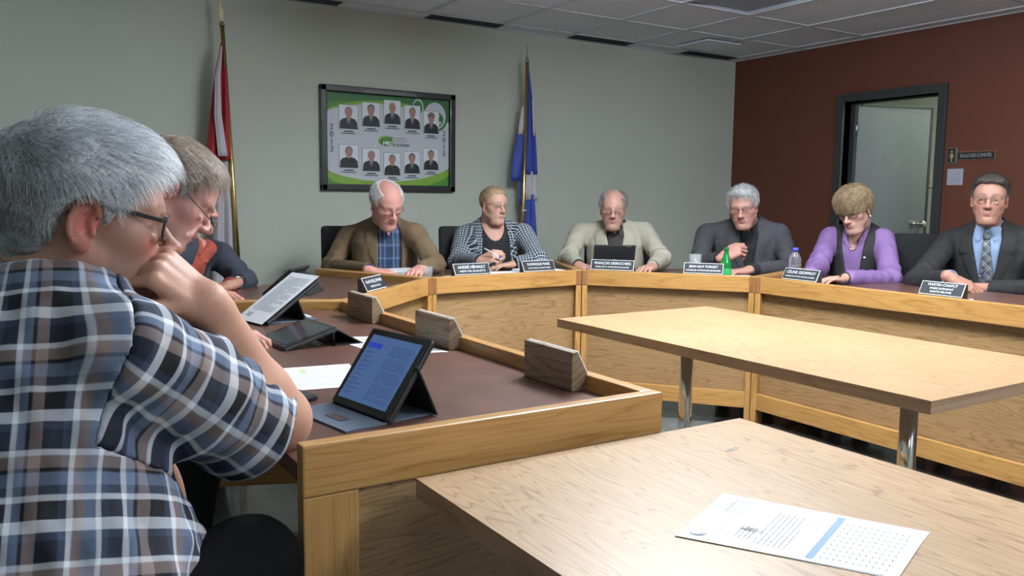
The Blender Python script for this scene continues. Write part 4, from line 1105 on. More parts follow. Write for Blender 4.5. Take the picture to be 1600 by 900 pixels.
# ---- man in the foreground, plaid shirt
Mh = nod_frame(90, 5, 0)
ear = at(130, 351, d=1.135); hd = ear-Mh@np.array((.0765, -.014, -.008))*1.02
Nn = at(66, 412, d=1.27)
ER = at(432, 656, d=1.42); WR = at(322, 474, d=1.27)
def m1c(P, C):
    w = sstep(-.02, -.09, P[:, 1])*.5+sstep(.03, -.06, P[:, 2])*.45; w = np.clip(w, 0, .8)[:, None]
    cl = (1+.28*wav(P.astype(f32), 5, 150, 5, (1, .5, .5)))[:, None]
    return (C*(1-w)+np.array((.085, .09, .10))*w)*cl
m1 = dict(head=hd, face=(90, 5, 0), hs=1.02, N=Nn, P=V3(-.01, 1.18, .53), heading=76, wide=1.12, deep=1.25, belly=.05, shdn=0,
  SR=at(188, 553, d=1.14), cuffc=at(392, 672, d=1.38), tw=1.3, SL=Nn+V3(.02, .20, -.13), ER=ER, EL=at(190, 720, d=1.5), WR=WR, WL=at(244, 738, d=1.42),
  handR=(-CR*.52+CU*.60-CF*.52, CR*.62+CU*.50-CF*.45, 'fist'), weld=('R',), kl=.30, tmat=M['black_trouser'], handL=(-CU*.9+CR*.12, -CF+CR*.3, 'rest'), hsc=1.02, hh=.0025, legh=55, kz=.63,
  bare=('R', 'L'), rb=(.055, .052, .0335), ra=(.05, .045, .032), h=.0026, bh=.006, hairh=.003, gh=.0052, ear=2, ears=1.05, fat=.45, old=.35, neck=.064, lid=.0035, mouth=.1, cw=1.34,
  skin=(.30, .17, .125), skinmul=1, flush=(.48, .11, .09), handtint=(1.5, 1.45, 1.38), stubble=.35, eart=-.05, nose=1.05, brow=(.10, .08, .07), brow_w=.5, label='grey-haired man in a plaid short-sleeved shirt with his fist at his mouth',
  hair='short', thick=.024, quiff=.006, hl=.006, sides=.30, earx=.010, hcol=hc([(.95, .98, 1.0), (.74, .79, .86), (.50, .54, .60), (.34, .37, .41), (.86, .90, .96)], .10, m1c), ns=21000, hl_len=.050, srad=.0004, lift=.34, spread=.13, seed=5, drop=1.0, comb=(0, .6, -.05),
  glasses=dict(mat=M['frame_black'], r=.0017, thick=.0065, hw=.026, hh=.017, sq=.45, y=.100), look=(0, 1, -.5),
  inner=dict(name='shirt', mat=M['plaid'], uv='wrap', collar=True, v=.03, sleeves=True, short=.82, split=(.30, -.02), rs=(.078, .086, .090), amp=.006, wr=1.0), fold=.0085)
SEAM = (.30, -.02, .055)
person(m1)
SEAM = (.75, -.035, .03)
# ---- second man, brown-grey hair, glasses low on his nose
Mh = nod_frame(97, 31, 4); hd = at(328, 364, d=2.12)-Mh@np.array((0, .122, -.038))*1.03
Nn = at(222, 428, d=2.20)
def m2c(P, C):
    w = sstep(.05, -.02, P[:, 2])[:, None]*.75; return C*(1-w)+np.array((.62, .62, .64))*w
person(dict(head=hd, face=(97, 31, 4), hs=1.03, N=Nn, P=V3(Nn[0]-.32, Nn[1]-.02, .53), heading=88, shdn=0, SR=Nn+V3(.0, -.19, -.08), SL=Nn+V3(.0, .20, -.08), ER=Nn+V3(.14, -.24, -.26), EL=Nn+V3(.16, .16, -.26), WR=at(283, 508, z=.812), WL=V3(.55, 2.42, .812),
  handR=((.75, -.45, .0), (0, -.2, 1), 'rest'), handL=((.7, -.5, -.05), (0, 0, 1), 'rest'), h=.003, hairh=.003, gh=.008, ear=2, fat=.6, old=.7, skin=(.50, .27, .225), flush=(.60, .22, .19), neck=.058, lid=.002, brow=(.3, .24, .2), brow_w=.5,
  label='ruddy man with brown-grey hair and half-moon glasses low on his nose, behind the plaid shirt', hair='short', thick=.014, quiff=.010, sides=.5, hcol=hc([(.30, .235, .18), (.38, .31, .25), (.24, .19, .15), (.50, .45, .40)], .1, m2c), ns=7000, hl_len=.045, srad=.0006, lift=.35, seed=8, comb=(0, 1.2, 0),
  glasses=dict(mat=M['frame_brown'], r=.0011, hw=.022, hh=.012, drop=.020, y=.112), look=(0, 1, -.6),
  inner=dict(name='shirt', mat=M['black_knit'], collar=True), outer=dict(name='jacket', mat=M['navy_cloth'], open=([0, .5], [.045, .012]), lapel=(-.02, -.2, .03), wr=.95)))
# ---- third man, navy jacket over a rust shirt
Mh = nod_frame(104, 22, 0); hd = at(338, 338, d=3.62)-Mh@np.array((0, .12, -.038))*1.04
person(dict(head=hd, face=(104, 22, 0), hs=1.04, N=at(298, 375, d=3.86), P=V3(.45, 3.98, .53), heading=128, SL=at(352, 394, d=3.96), SR=at(262, 398, d=3.68), EL=at(381, 438, d=3.92), WL=at(357, 446, d=3.70), ER=at(285, 455, d=3.5), WR=at(330, 454, z=.81),
  handL=(-CR*.75-CU*.15-CF*.4, CU*.9+CF*-.2, 'rest'), handR=(CR*.85-CU*.15-CF*.2, CU*.95, 'rest'), skin=(.50, .27, .21), old=.6, lid=.003, brow=(.25, .2, .17),
  label='man in a navy jacket over a rust red shirt, arms folded on the angled desk', hair='short', thick=.013, hcol=hc([(.35, .34, .33), (.24, .23, .22), (.5, .5, .5)]), ns=1500, hl_len=.03, srad=.0009, fold=.005,
  inner=dict(name='shirt', mat=M['orange'], collar=True, v=.05), outer=dict(name='jacket', mat=M['navy_cloth'], open=([0, .08, .5], [.05, .07, .07]), lapel=(-.0, -.14, .035), wr=.97, amp=.007)))
# ---- man in a brown jacket
Nn = at(602, 347, d=4.84)
r4, T4, _, _, _ = person(dict(head=at(604, 319, d=4.66), face=(178, 22, -4), hs=1.03, N=Nn, P=at(600, 500, d=4.98), heading=192, wide=1.06, deep=1.05, belly=.02, SR=at(546, 362, d=4.90), SL=at(653, 358, d=4.78), ER=at(518, 418, d=4.82), EL=at(680, 414, d=4.70), WR=at(580, 423, z=.812), WL=at(658, 419, z=.825),
  handR=((.85, -.42, -.10), (.1, -.2, 1), 'rest'), handL=((-.62, -.62, -.12), (-.1, -.1, 1), 'rest'), hsc=1.08, skin=(.66, .34, .29), flush=(.74, .28, .25), old=.8, fat=.3, lid=.001, brow=(.55, .5, .48), brow_w=.4, mouth=.4, neck=.054,
  label='white-haired man in a brown jacket and blue plaid shirt reading papers', hair='thin', thick=.009, hcol=hc([(.78, .78, .78), (.66, .66, .67), (.85, .85, .86)]), ns=1800, hl_len=.028, srad=.0008, look=(0, 1, -.7),
  glasses=dict(mat=M['frame_brown'], r=.0010, hw=.023, hh=.014, drop=.006, rim=0, half=1),
  inner=dict(name='shirt', mat=M['blue_plaid'], uv='flat', collar=True, v=.07), outer=dict(name='jacket', mat=M['brown_jacket'], open=([0, .05, .5], [.05, .066, .07]), lapel=(-.01, -.26, .055), wr=.93, amp=.007)))
pin(T4, r4, -.080, -.085, M['white'])
# ---- woman in the windowpane jacket
r5, T5, M5, h5, s5 = person(dict(head=at(772, 321, d=5.06), face=(176, 1, 0), hs=.90, N=at(768, 348, d=5.14), P=at(772, 490, d=5.24), heading=200, wide=1.0, deep=1.08, belly=.02, SR=at(727, 361, d=5.16), SL=at(822, 358, d=5.10), ER=at(715, 409, d=5.02), EL=at(840, 405, d=4.96), WR=at(752, 407, d=4.72), WL=at(803, 412, z=.815),
  handR=(CR*.72+CU*.30-CF*.5, CU*.55-CR*.2-CF*.7, 'pen'), handL=(-CR*.85-CF*.45-CU*.12, CU, 'flat'), skin=(.60, .36, .28), flush=(.64, .28, .22), old=.15, fem=1, fat=.4, chest=1, nose=.9, lips=(.50, .20, .18), brow=(.25, .17, .10), brow_w=.55, neck=.050, iris=(.10, .16, .18),
  label='woman with tied-back blond hair in a navy windowpane jacket holding a pen', hair='tied', thick=.008, hcol=hc([(.42, .30, .18), (.34, .24, .14), (.50, .38, .24)]), ns=1500, hl_len=.035, srad=.0007, lift=.05, comb=(0, -2.5, 0), spread=.1, look=(.25, 1, .05),
  glasses=dict(mat=M['frame_metal'], r=.0008, hw=.023, hh=.013, rim=0, half=1),
  inner=dict(name='top', mat=M['black_knit'], scoop=(.068, .125)), outer=dict(name='jacket', mat=M['pane_jacket'], uv='wrap', open=([0, .05, .16, .5], [.072, .078, .085, .10]), wr=.90, amp=.006)))
MB().lathe(h5+M5@np.array((.079, -.010, -.046))*s5, [(0, -.004), (.004, 0), (0, .004)], 8).build('earring', M['gold'], r5)
# ---- man in the pale jacket
r6, T6, _, _, _ = person(dict(head=at(958, 327, d=5.22), face=(219, 4, 1), hs=.98, N=at(961, 353, d=5.34), P=at(962, 500, d=5.45), heading=219, wide=1.0, deep=1.05, belly=.02, SR=at(908, 357, d=5.38), SL=at(1010, 355, d=5.34), ER=at(887, 403, d=5.24), EL=at(1034, 404, d=5.14), WR=at(905, 415, z=.812), WL=at(1019, 416, z=.812),
  handR=(-CF*.85+CR*.5-CU*.15, CU, 'rest'), handL=(-CF*.8-CR*.55-CU*.15, CU, 'rest'), hsc=1.1, skin=(.52, .30, .24), flush=(.62, .26, .21), old=.9, fat=.35, lid=.0038, brow=(.25, .2, .17), brow_w=.5, neck=.053, nose=1.15,
  label='balding man in a pale grey-beige jacket facing the camera over a tablet', hair='bald', thick=.016, hcol=hc([(.28, .28, .28), (.20, .20, .20), (.42, .42, .42)]), ns=1500, hl_len=.045, srad=.0008, lift=.3,
  glasses=dict(mat=M['frame_metal'], r=.0009, hw=.022, hh=.014, drop=.006),
  inner=dict(name='shirt', mat=M['dark_shirt'], collar=True, v=.05), outer=dict(name='jacket', mat=M['tan_jacket'], open=([0, .05, .27, .30], [.045, .055, .010, .0]), closed=1, lapel=(-.01, -.27, .062), wr=.90, amp=.007)))
# ---- man in the charcoal jacket
r7, T7, _, _, _ = person(dict(head=at(1161, 323, d=5.02), face=(236, 11, -5), hs=1.0, N=at(1170, 348, d=5.20), P=at(1168, 510, d=5.36), heading=228, wide=1.22, deep=1.15, belly=.04, SR=at(1106, 358, d=5.24), SL=at(1222, 358, d=5.12), ER=at(1090, 416, d=5.04), EL=at(1236, 418, d=4.98), WR=at(1130, 401, d=4.78), WL=at(1170, 422, z=.812),
  handR=(CR*.80+CU*.45-CF*.25, CU*.6-CF*.7-CR*.2, 'loose'), handL=(-CR*.95-CU*.08-CF*.2, CU, 'rest'), hsc=1.1, skin=(.50, .28, .225), flush=(.58, .24, .2), old=.6, fat=.9, lid=.003, brow=(.3, .28, .27), brow_w=.5, neck=.060, nose=1.1,
  label='heavy grey-haired man in a charcoal jacket with one hand raised behind a green bottle', hair='short', thick=.016, quiff=.008, hcol=hc([(.50, .51, .52), (.38, .39, .40), (.62, .63, .64), (.28, .28, .29)]), ns=2400, hl_len=.045, srad=.0009, lift=.2, comb=(-.5, 1, 0), seed=4,
  glasses=dict(mat=M['frame_black'], r=.0012, hw=.024, hh=.013, rim=0, half=1, thick=.004),
  inner=dict(name='shirt', mat=M['black_knit'], collar=True, v=.045), outer=dict(name='jacket', mat=M['charcoal'], open=([0, .05, .33, .36], [.045, .055, .012, .0]), closed=1, lapel=(-.01, -.30, .062), wr=.82, amp=.006)))
# ---- woman in lilac and a black vest
r8, T8, M8, h8, s8 = person(dict(head=at(1334, 327, d=4.70), face=(259, 20, -6), hs=.99, N=at(1342, 357, d=4.84), P=at(1345, 510, d=4.98), heading=250, wide=.98, deep=1.15, belly=.03, SR=at(1300, 363, d=4.90), SL=at(1384, 366, d=4.74), ER=at(1276, 420, d=4.76), EL=at(1392, 438, d=4.55), WR=at(1266, 428, z=.815), WL=at(1322, 434, z=.808),
  handR=(-CR*.75-CF*.6-CU*.15, CU, 'pen'), handL=(-CR*.95-CF*.25-CU*.05, CU, 'flat'), skin=(.56, .34, .27), flush=(.60, .26, .21), old=.5, fem=1, fat=.3, lid=.001, nose=.9, lips=(.45, .17, .16), brow=(.2, .13, .08), brow_w=.5, neck=.048,
  label='woman with short layered blond hair in a lilac shirt and black vest writing', hair='bob', thick=.015, quiff=.006, hcol=hc([(.34, .24, .14), (.25, .17, .10), (.46, .35, .22), (.19, .125, .075)]), ns=5200, hl_len=.062, srad=.0010, lift=.3, spread=.22, rfk=1.35, comb=(.5, .8, 0), look=(0, 1, -.7),
  glasses=dict(mat=M['frame_black'], r=.0015, hw=.023, hh=.015, drop=.004),
  inner=dict(name='shirt', mat=M['lilac'], collar=True, v=.11, sleeves=True, rs=(.062, .056, .042), wr=.92, amp=.005), outer=dict(name='vest', mat=M['black_wool'], sleeves=False, infl=.014, open=([0, .06, .30, .5], [.070, .062, .026, .022]))))
pin(T8, r8, -.070, -.135, M['white'])
MB().lathe(h8+M8@np.array((-.082, -.008, -.050))*s8, [(0, -.007), (.006, 0), (0, .007)], 10).build('earring', M['white'], r8)
b = MB()
for k in range(15):
    t = (k-7)/7; u = .052*t; w = -.02-.075*(1-t*t); b.lathe(T8.world((u, T8.front(u, w, .008), w)), [(0, -.0045), (.0045, 0), (0, .0045)], 8)
b.build('necklace', M['gold'], r8)
# ---- man in the black suit and tie
r9, T9, _, _, _ = person(dict(head=at(1546, 311, d=4.40), face=(244, 1, 2), hs=1.04, N=at(1546, 353, d=4.52), P=at(1545, 520, d=4.64), heading=248, wide=1.12, deep=1.05, belly=.02, SR=at(1486, 369, d=4.62), SL=at(1610, 366, d=4.44), ER=at(1432, 440, d=4.36), EL=at(1632, 452, d=4.24), WR=at(1486, 434, d=4.02), WL=at(1500, 450, d=4.26),
  handR=(CR*.86-CU*.42-CF*.12, CU*.7+CR*.3-CF*.55, 'spread'), handL=(-CR*.95-CF*.2, CU, 'flat'), hsc=1.15, skin=(.47, .25, .19), flush=(.54, .22, .17), old=.35, fat=.25, lid=.0045, brow=(.10, .075, .06), brow_w=.7, neck=.056, ears=1.1,
  label='dark-haired man in a black suit with pale blue shirt and plaid tie', hair='short', thick=.012, quiff=.014, hcol=hc([(.05, .042, .038), (.035, .03, .028), (.09, .08, .075)], .1, lambda P, C: C+sstep(.05, .0, P[:, 2])[:, None]*.14), ns=2000, hl_len=.028, srad=.0009, lift=.5, seed=9,
  glasses=dict(mat=M['frame_metal'], r=.0009, hw=.024, hh=.013, rim=0, half=1),
  inner=dict(name='shirt', mat=M['pale_blue'], collar=True, v=0.0), outer=dict(name='suit_jacket', mat=M['black_wool'], open=([0, .05, .36, .40], [.060, .070, .02, .0]), closed=1, lapel=(-.01, -.34, .058), wr=.93, amp=.006)))
b = MB(); prof = [(-.045, .014), (-.085, .019), (-.10, .017), (-.16, .026), (-.24, .034), (-.33, .040)]; L_ = []
for w, hw in prof: L_.append([T9.world((u, T9.front(u, w, .010), w)) for u in (-hw, -hw*.5, 0, hw*.5, hw)])
vs = [[b.bm.verts.new(Vector(p)) for p in r] for r in L_]; uvl = b.uv
for i in range(len(vs)-1):
    for j in range(4):
        f = b.bm.faces.new([vs[i][j], vs[i][j+1], vs[i+1][j+1], vs[i+1][j]]); f.smooth = True
        for l, (a, c) in zip(f.loops, ((i, j), (i, j+1), (i+1, j+1), (i+1, j))): l[uvl].uv = (prof[a][1]*(c-2)*.5, prof[a][0])
tie = b.build('tie', M['tie'], r9); md = tie.modifiers.new('s', 'SOLIDIFY'); md.thickness = .006; md.offset = 0
k_ = T9.world((0, T9.front(0, -.035, .017), -.035)); MB().box(k_, (.036, .02, .036), ax=T9.M[:, 0], up=T9.M[:, 2], bev=.008, smooth=True).build('tie_knot', M['tie'], tie)
# ------------------------------------------------------------------ chairs
def ch_at(px, py, d, hdg, label, top=1.08):
    p = at(px, py, d=d); return chair(p[0], p[1], hdg, label)
# the back cushion stands .25 behind the chair's centre
def back_at(px, d, hdg, label):
    p = at(px, 400, d=d); a = math.radians(hdg); return chair(p[0]+.25*math.sin(a), p[1]+.25*math.cos(a), hdg, label)
back_at(562, 5.10, 196, 'black chair whose back rises left of the brown jacket man')
back_at(742, 5.28, 196, 'black chair whose back shows left of the woman in the windowpane jacket')
back_at(1462, 4.80, 240, 'black chair whose back shows between the lilac woman and the black suit man')
back_at(965, 5.72, 219, 'black chair hidden behind the pale jacket man').scale = (1, 1, .88)
back_at(1170, 5.66, 228, 'black chair hidden behind the charcoal jacket man').scale = (1, 1, .88)
back_at(1342, 5.30, 250, 'black chair hidden behind the woman in lilac').scale = (1, 1, .86)
c_ = chair(.05, 1.285, 78, 'black chair of the plaid shirt man, its arm pad at the bottom edge')
chair(-.02, 2.10, 88, 'black chair of the ruddy man, hidden behind the plaid shirt')
chair(.36, 4.08, 130, 'black chair of the man in the navy jacket')
# ------------------------------------------------------------------ lettering
_txt = {}
def text_vf(s, size, ext=0.0, bold=0.0, align='CENTER', wide=1.0):
    cu = bpy.data.curves.new('t', 'FONT'); cu.body = s; cu.size = size; cu.align_x = align; cu.align_y = 'CENTER'; cu.offset = bold; cu.extrude = ext; cu.resolution_u = 3
    o = bpy.data.objects.new('t', cu); COL.objects.link(o); bpy.context.view_layer.update()
    me = bpy.data.meshes.new_from_object(o.evaluated_get(bpy.context.evaluated_depsgraph_get()))
    v = [(a.co.x*wide, a.co.y, a.co.z) for a in me.vertices]; f = [tuple(p.vertices) for p in me.polygons]
    bpy.data.objects.remove(o); bpy.data.curves.remove(cu); bpy.data.meshes.remove(me); return np.array(v).reshape(-1, 3), f
def put_text(name, lines, c, ax, up, mat, parent, lift=.0006, **kw):
    """lines: (text, size, dy, width) -> one mesh lying on the plane through c"""
    x = unit(ax); u = np.array(up, float); u = unit(u-x*(u@x)); n = np.cross(x, u); V, F = [], []; o = 0
    for t, size, dy, wmax in lines:
        v, f = text_vf(t, size, **kw)
        if not len(v): continue
        w = v[:, 0].max()-v[:, 0].min()
        if wmax and w > wmax: v[:, 0] *= wmax/w
        V.append(np.array(c)+v[:, :1]*x+(v[:, 1:2]+dy)*u+n*lift); F += [tuple(i+o for i in q) for q in f]; o += len(v)
    me = mesh_from(np.concatenate(V), F); return link(name, me, mat, parent)
# ------------------------------------------------------------------ name plates
def seg_at(i, px, off=.0, z=.81):
    I0, I1 = PI_[i], PI_[i+1]; f = unit(I1-I0); n = V3(-f[1], f[0], 0)
    best = None
    for t in np.linspace(0, 1, 400):
        p = I0+(I1-I0)*t+n*off; p = V3(p[0], p[1], z); r = p-CAM; x = 800+FPX*(r@CR)/(r@CF)
        if best is None or abs(x-px) < best[0]: best = (abs(x-px), p)
    return best[1], f, n
M['walnut'] = M['block']
def nameplate(c, f, n, L, label, lines, back=M['block'], hgt=.09, yaw=0):
    """c: middle of the foot on the worktop; f along the rail (reading direction reversed), n away from the readers"""
    if yaw:
        a = math.radians(yaw); f = V3(f[0]*math.cos(a)-f[1]*math.sin(a), f[0]*math.sin(a)+f[1]*math.cos(a), 0); n = V3(-f[1], f[0], 0)
    g = thing('name_block', label, 'name plate', (c[0], c[1], ZW), 'name plates along the desks')
    z0 = ZW+.0005; zs = z0+.037; zt = z0+hgt; h = L/2
    prof = [(-.021, z0), (.021, z0), (.021, zt), (.007, zt), (-.021, zs)]       # along n
    b = bmesh.new(); e0 = [b.verts.new(Vector(V3(c[0], c[1], 0)-f*h+n*a+V3(0, 0, z))) for a, z in prof]; e1 = [b.verts.new(Vector(V3(c[0], c[1], 0)+f*h+n*a+V3(0, 0, z))) for a, z in prof]
    b.faces.new(e0[::-1]); b.faces.new(e1)
    for i in range(5): b.faces.new([e0[i], e0[(i+1) % 5], e1[(i+1) % 5], e1[i]])
    bmesh.ops.recalc_face_normals(b, faces=b.faces[:]); bmesh.ops.bevel(b, geom=b.edges[:], offset=.0012, segments=1, affect='EDGES')
    uv = b.loops.layers.uv.new('UVMap'); o_ = random.random()*5
    for fc in b.faces:
        for l in fc.loops: l[uv].uv = (l.vert.co.x*f[0]+l.vert.co.y*f[1]+o_, l.vert.co.z+(l.vert.co.x*n[0]+l.vert.co.y*n[1])*.7+o_)
    me = bpy.data.meshes.new('b'); b.to_mesh(me); b.free(); link('wood_block', me, back, g)
    A = V3(c[0], c[1], 0)+n*-.021+V3(0, 0, zs); B = V3(c[0], c[1], 0)+n*.007+V3(0, 0, zt); up = unit(B-A); pn = unit(np.cross(f, up)); H = np.linalg.norm(B-A)
    m = (A+B)/2
    MB().box(m+pn*.0018, (L, H+.001, .0030), ax=f, up=pn).build('plate_edge', M['white'], g)
    MB().box(m+pn*.0030, (L-.005, H-.004, .0030), ax=f, up=pn).build('plate', M['plate'], g)
    if lines:
        put_text('lettering', lines, m+pn*.0048, f, up, M['white'], g, lift=.0002, bold=.0)
    return g
# three blocks seen from behind on the left desk
for (ya, yb), lab in zip(((1.455, 1.650), (2.035, 2.255), (2.590, 2.815)), ('wooden name block seen from behind, nearest to the corner of the left desk', 'middle wooden name block on the left desk, seen from behind', 'wooden name block seen from behind, farthest along the left desk')):
    c = V3(1.096, (ya+yb)/2, 0); f = V3(0, 1, 0); nameplate(c, f, V3(-1, 0, 0), yb-ya, lab, None, hgt=.088)
def front_plate(i, pa, pb, label, lines, off=.060, **k):
    a, f, n = seg_at(i, pa, off); b2, _, _ = seg_at(i, pb, off); c = (a+b2)/2
    return nameplate(c, f, n, np.linalg.norm(b2-a), label, lines, back=M['plate_back'], **k)
M['plate_back'] = pmat('plate_wedge_dark', (.04, .032, .028), .5)
TL = lambda a, s1, b, s2, w: [(a, s1, .0085, w), (b, s2, -.0135, w)]
front_plate(1, 566, 596, 'tilted name plate on the angled desk, left of the brown jacket man', TL('ALAIN BELLEMARE', .0200, 'MAIRE DE ST-PAUL', .0125, .165), yaw=0)
front_plate(2, 708, 763, 'name plate in front of the woman in the windowpane jacket, left of her hands', TL('ANDRÉ HÉNAULT', .0225, 'PRÉFET MRC DE JOLIETTE', .0135, .165))
front_plate(2, 815, 864, 'name plate in front of the woman in the windowpane jacket, right of her hands', TL('DOMINIQUE MASSÉ', .020, 'DIRECTRICE GÉNÉRALE ET SECRÉTAIRE-TRÉSORIÈRE', .0105, .150))
front_plate(3, 924, 991, 'name plate in front of the tablet of the pale jacket man', TL('FRANÇOIS DESROCHERS', .0215, 'MAIRE DE ST-AMBROISE-DE-KILDARE', .0115, .205))
front_plate(3, 1069, 1130, 'name plate left of the green bottle', TL('JEAN-GUY FORGET', .0175, 'CONSEILLER NOTRE-DAME-DES-PRAIRIES', .0115, .18))
front_plate(4, 1227, 1280, 'name plate under the water bottle in front of the lilac woman', TL('CÉLINE GEOFFROY', .0215, 'MAIRESSE DE NOTRE-DAME-DE-LOURDES', .0105, .175))
front_plate(4, 1440, 1508, 'name plate on the right desk in front of the black suit man', [('MARTIN CHAPUT', .0165, .0155, .13), ('MAIRE SUPPLÉANT', .0125, -.0015, .13), ('SAINTE-MÉLANIE', .0125, -.0165, .13)])
# ------------------------------------------------------------------ papers
def bil(q, u, v): return (q[0]*(1-u)+q[1]*u)*(1-v)+(q[3]*(1-u)+q[2]*u)*v
def paper(name, q, label, mat=M['paper'], words=None, seed=0, thick=.0008, parent=None, group=None, curl=0, cat='paper'):
    """q: 4 corners (top-left, top-right, bottom-right, bottom-left in reading order)"""
    q = [np.array(p, float) for p in q]; nrm = unit(np.cross(q[1]-q[0], q[3]-q[0])); nrm = -nrm if nrm[2] < 0 else nrm
    g = thing(name, label, cat, ((q[0]+q[2])/2-nrm*0), group) if parent is None else parent
    N_ = 8; V = [bil(q, i/N_, j/N_)+nrm*(thick+curl*((i/N_-.5)**2*4)*(j/N_)**2) for j in range(N_+1) for i in range(N_+1)]
    F = [(j*(N_+1)+i, j*(N_+1)+i+1, (j+1)*(N_+1)+i+1, (j+1)*(N_+1)+i) for j in range(N_) for i in range(N_)]
    if np.cross(q[1]-q[0], q[3]-q[0])@nrm < 0: F = [f[::-1] for f in F]
    o = link('sheet', mesh_from(V, F, curl > 0), mat, g); md = o.modifiers.new('s', 'SOLIDIFY'); md.thickness = thick; md.offset = -1
    if words:
        r = random.Random(seed)
        for nm, m_, rows in words:
            b = MB()
            for (u0, u1, v, h, dens) in rows:
                u = u0
                while u < u1:
                    w = r.uniform(.015, .06); w = min(w, u1-u)
                    if r.random() < dens:
                        pts = [(u, v-h/2), (u+w, v-h/2), (u+w, v+h/2), (u, v+h/2)]
                        b.quad([bil(q, a, c)+nrm*(thick+.0004+curl*((a-.5)**2*4)*c**2) for a, c in pts])
                    u += w+.010
            b.build(nm, m_, g, recalc=False)
    return g
def textrows(v0, v1, dv, h=.009, u0=.12, u1=.88, r=None, dens=.97):
    r = r or random.Random(3); out = []; v = v0
    while v < v1: out.append((u0, u0+(u1-u0)*r.choice((1, 1, .95, .6, 1)), v, h, dens)); v += dv
    return out
M['ink_light'] = pmat('pale_gray_print', (.27, .30, .36), .7)
M['hdr'] = pmat('table_header_blue', (.22, .33, .56), .7)
M['yellow'] = pmat('yellow_highlighter', (.70, .78, .16), .7)
tz = .7404
def T_(x, y, z=tz): return at(x, y, z=z)
# two overlapping letter pages on the near table: long sides run right-down
qa, qb, qc, qd = T_(1054, 838), T_(1130, 772), T_(1451, 833), T_(1403, 905)
und = paper('document_page', [qa+V3(.006, -.006, 0), qb+V3(.004, -.002, 0), qc+V3(.003, 0, 0), qd+V3(-.004, .002, 0)], 'sheet lying just under the printed document on the near table', thick=.0006, group='papers lying on the tables')
nq = [qa, qb, qb+(qc-qb), qa+(qd-qa)]; q_up = [p+V3(0, 0, .0008) for p in (qa, qb, qc, qd)]
rr_ = random.Random(5)
tb = [(.08+.09*k, .08+.09*k+.04, .66+.028*j, .007, 1) for j in range(11) for k in range(9)]
rows1 = [(.62, .9, .10, .007, 1), (.60, .95, .135, .004, .9), (.15, .9, .165, .004, .5)]
doc = paper('printed_document', q_up, 'printed letter with a blue table header and a paper clip on the near table', words=[('print', M['ink'], rows1+textrows(.245, .32, .022, .006, .17, .42)+textrows(.345, .50, .024, .005, .12, .80)), ('print', M['ink_light'], tb)], seed=4, group='papers lying on the tables', thick=.0006)
b = MB(); b.quad([bil(q_up, u, v)+V3(0, 0, .0011) for u, v in ((.05, .60), (.95, .60), (.95, .635), (.05, .635))]); b.build('print', M['hdr'], doc, recalc=False)
b = MB(); c_ = bil(q_up, .12, .085)+V3(0, 0, .0012); ux = unit(qb-qa); uy = unit(qd-qa)
for k, (r0, a0, a1) in enumerate(((.011, .6, 4.8), (.007, .2, 4.2))):
    n = 14
    for i in range(n):
        a = a0+(a1-a0)*i/n; a2 = a0+(a1-a0)*(i+1)/n; w0 = .0022*math.sin(math.pi*i/n)+.0003; w1 = .0022*math.sin(math.pi*(i+1)/n)+.0003
        P_ = lambda a, r: c_+ux*math.cos(a)*r*.9+uy*math.sin(a)*r
        b.quad([P_(a, r0), P_(a2, r0), P_(a2, r0-w1), P_(a, r0-w0)])
b.build('logo_print', M['ink'], doc, recalc=False)
def clip(c, d, s, label, z):
    d = unit(d); e = V3(-d[1], d[0], 0); L, w = .030*s, .0042*s
    pts = []
    def arc(cx, r, a0, a1): return [(cx+r*math.cos(a), r*math.sin(a)) for a in np.linspace(a0, a1, 8)]
    P_ = [(L*.12, -w)]+arc(L*.9, w, -math.pi/2, math.pi/2)+[(L*.1, w)]+[(q_[0], q_[1]+w*.28) for q_ in arc(0, w*.72, math.pi/2, 3*math.pi/2)]+[(q_[0], q_[1]+.0) for q_ in arc(L*.76, w*.46, -math.pi/2, math.pi/2)]+[(L*.3, w*.46)]
    g = MB().tube([c+d*a+e*b_+V3(0, 0, z) for a, b_ in P_], .0005*s, 6).build('paper_clip', M['steel'], None); tag(g, label, 'paper clip'); return g
clip(bil(q_up, .36, .235), qd-qa+(qb-qa)*-.2, 1.0, 'steel paper clip holding the printed letter on the near table', .0022)
c0 = T_(1138, 705); clip(c0, V3(1, .25, 0), 1.0, 'small metal clip lying alone near the far corner of the near table', .001)
# papers on the left desk
wz = ZW+.0006
def Wd(x, y, z=None): return at(x, y, z=z or wz)
pa = [Wd(445, 578), Wd(545, 569), Wd(561, 599), Wd(462, 606)]
o_ = paper('agenda_sheet', [V3(.530, 2.020, wz), V3(.760, 1.985, wz), V3(.705, 1.735, wz), V3(.475, 1.775, wz)], 'white agenda sheet with a yellow mark beside the tablet of the plaid shirt man', words=[('print', M['ink'], textrows(.12, .92, .05, .010)), ('highlight', M['yellow'], [(.45, .52, .12+.05*k, .03, 1) for k in range(4)])], seed=7, group='papers on the left desk')
paper('agenda_sheet', [V3(.850, 2.400, wz), V3(1.015, 2.330, wz), V3(1.060, 2.010, wz), V3(.880, 2.060, wz)], 'white sheet on the left desk behind the blue tablet screen', words=[('print', M['ink'], textrows(.12, .9, .05, .010)), ('highlight', M['yellow'], [(.2, .8, .17, .05, 1)])], seed=8, group='papers on the left desk')
# leaflet with dark panel behind the reading stand
lf = paper('leaflet', [V3(.850, 2.965, wz), V3(.945, 3.000, wz), V3(.955, 2.850, wz), V3(.870, 2.800, wz)], 'small leaflet with a black panel behind the paper stand on the left desk', words=[('print', M['blackink'], [(.12, .88, .2+.08*k, .085, 1.1) for k in range(9)]), ('print', M['white'], [(.3, .8, .35, .03, 1), (.3, .7, .48, .03, 1)])], seed=2)
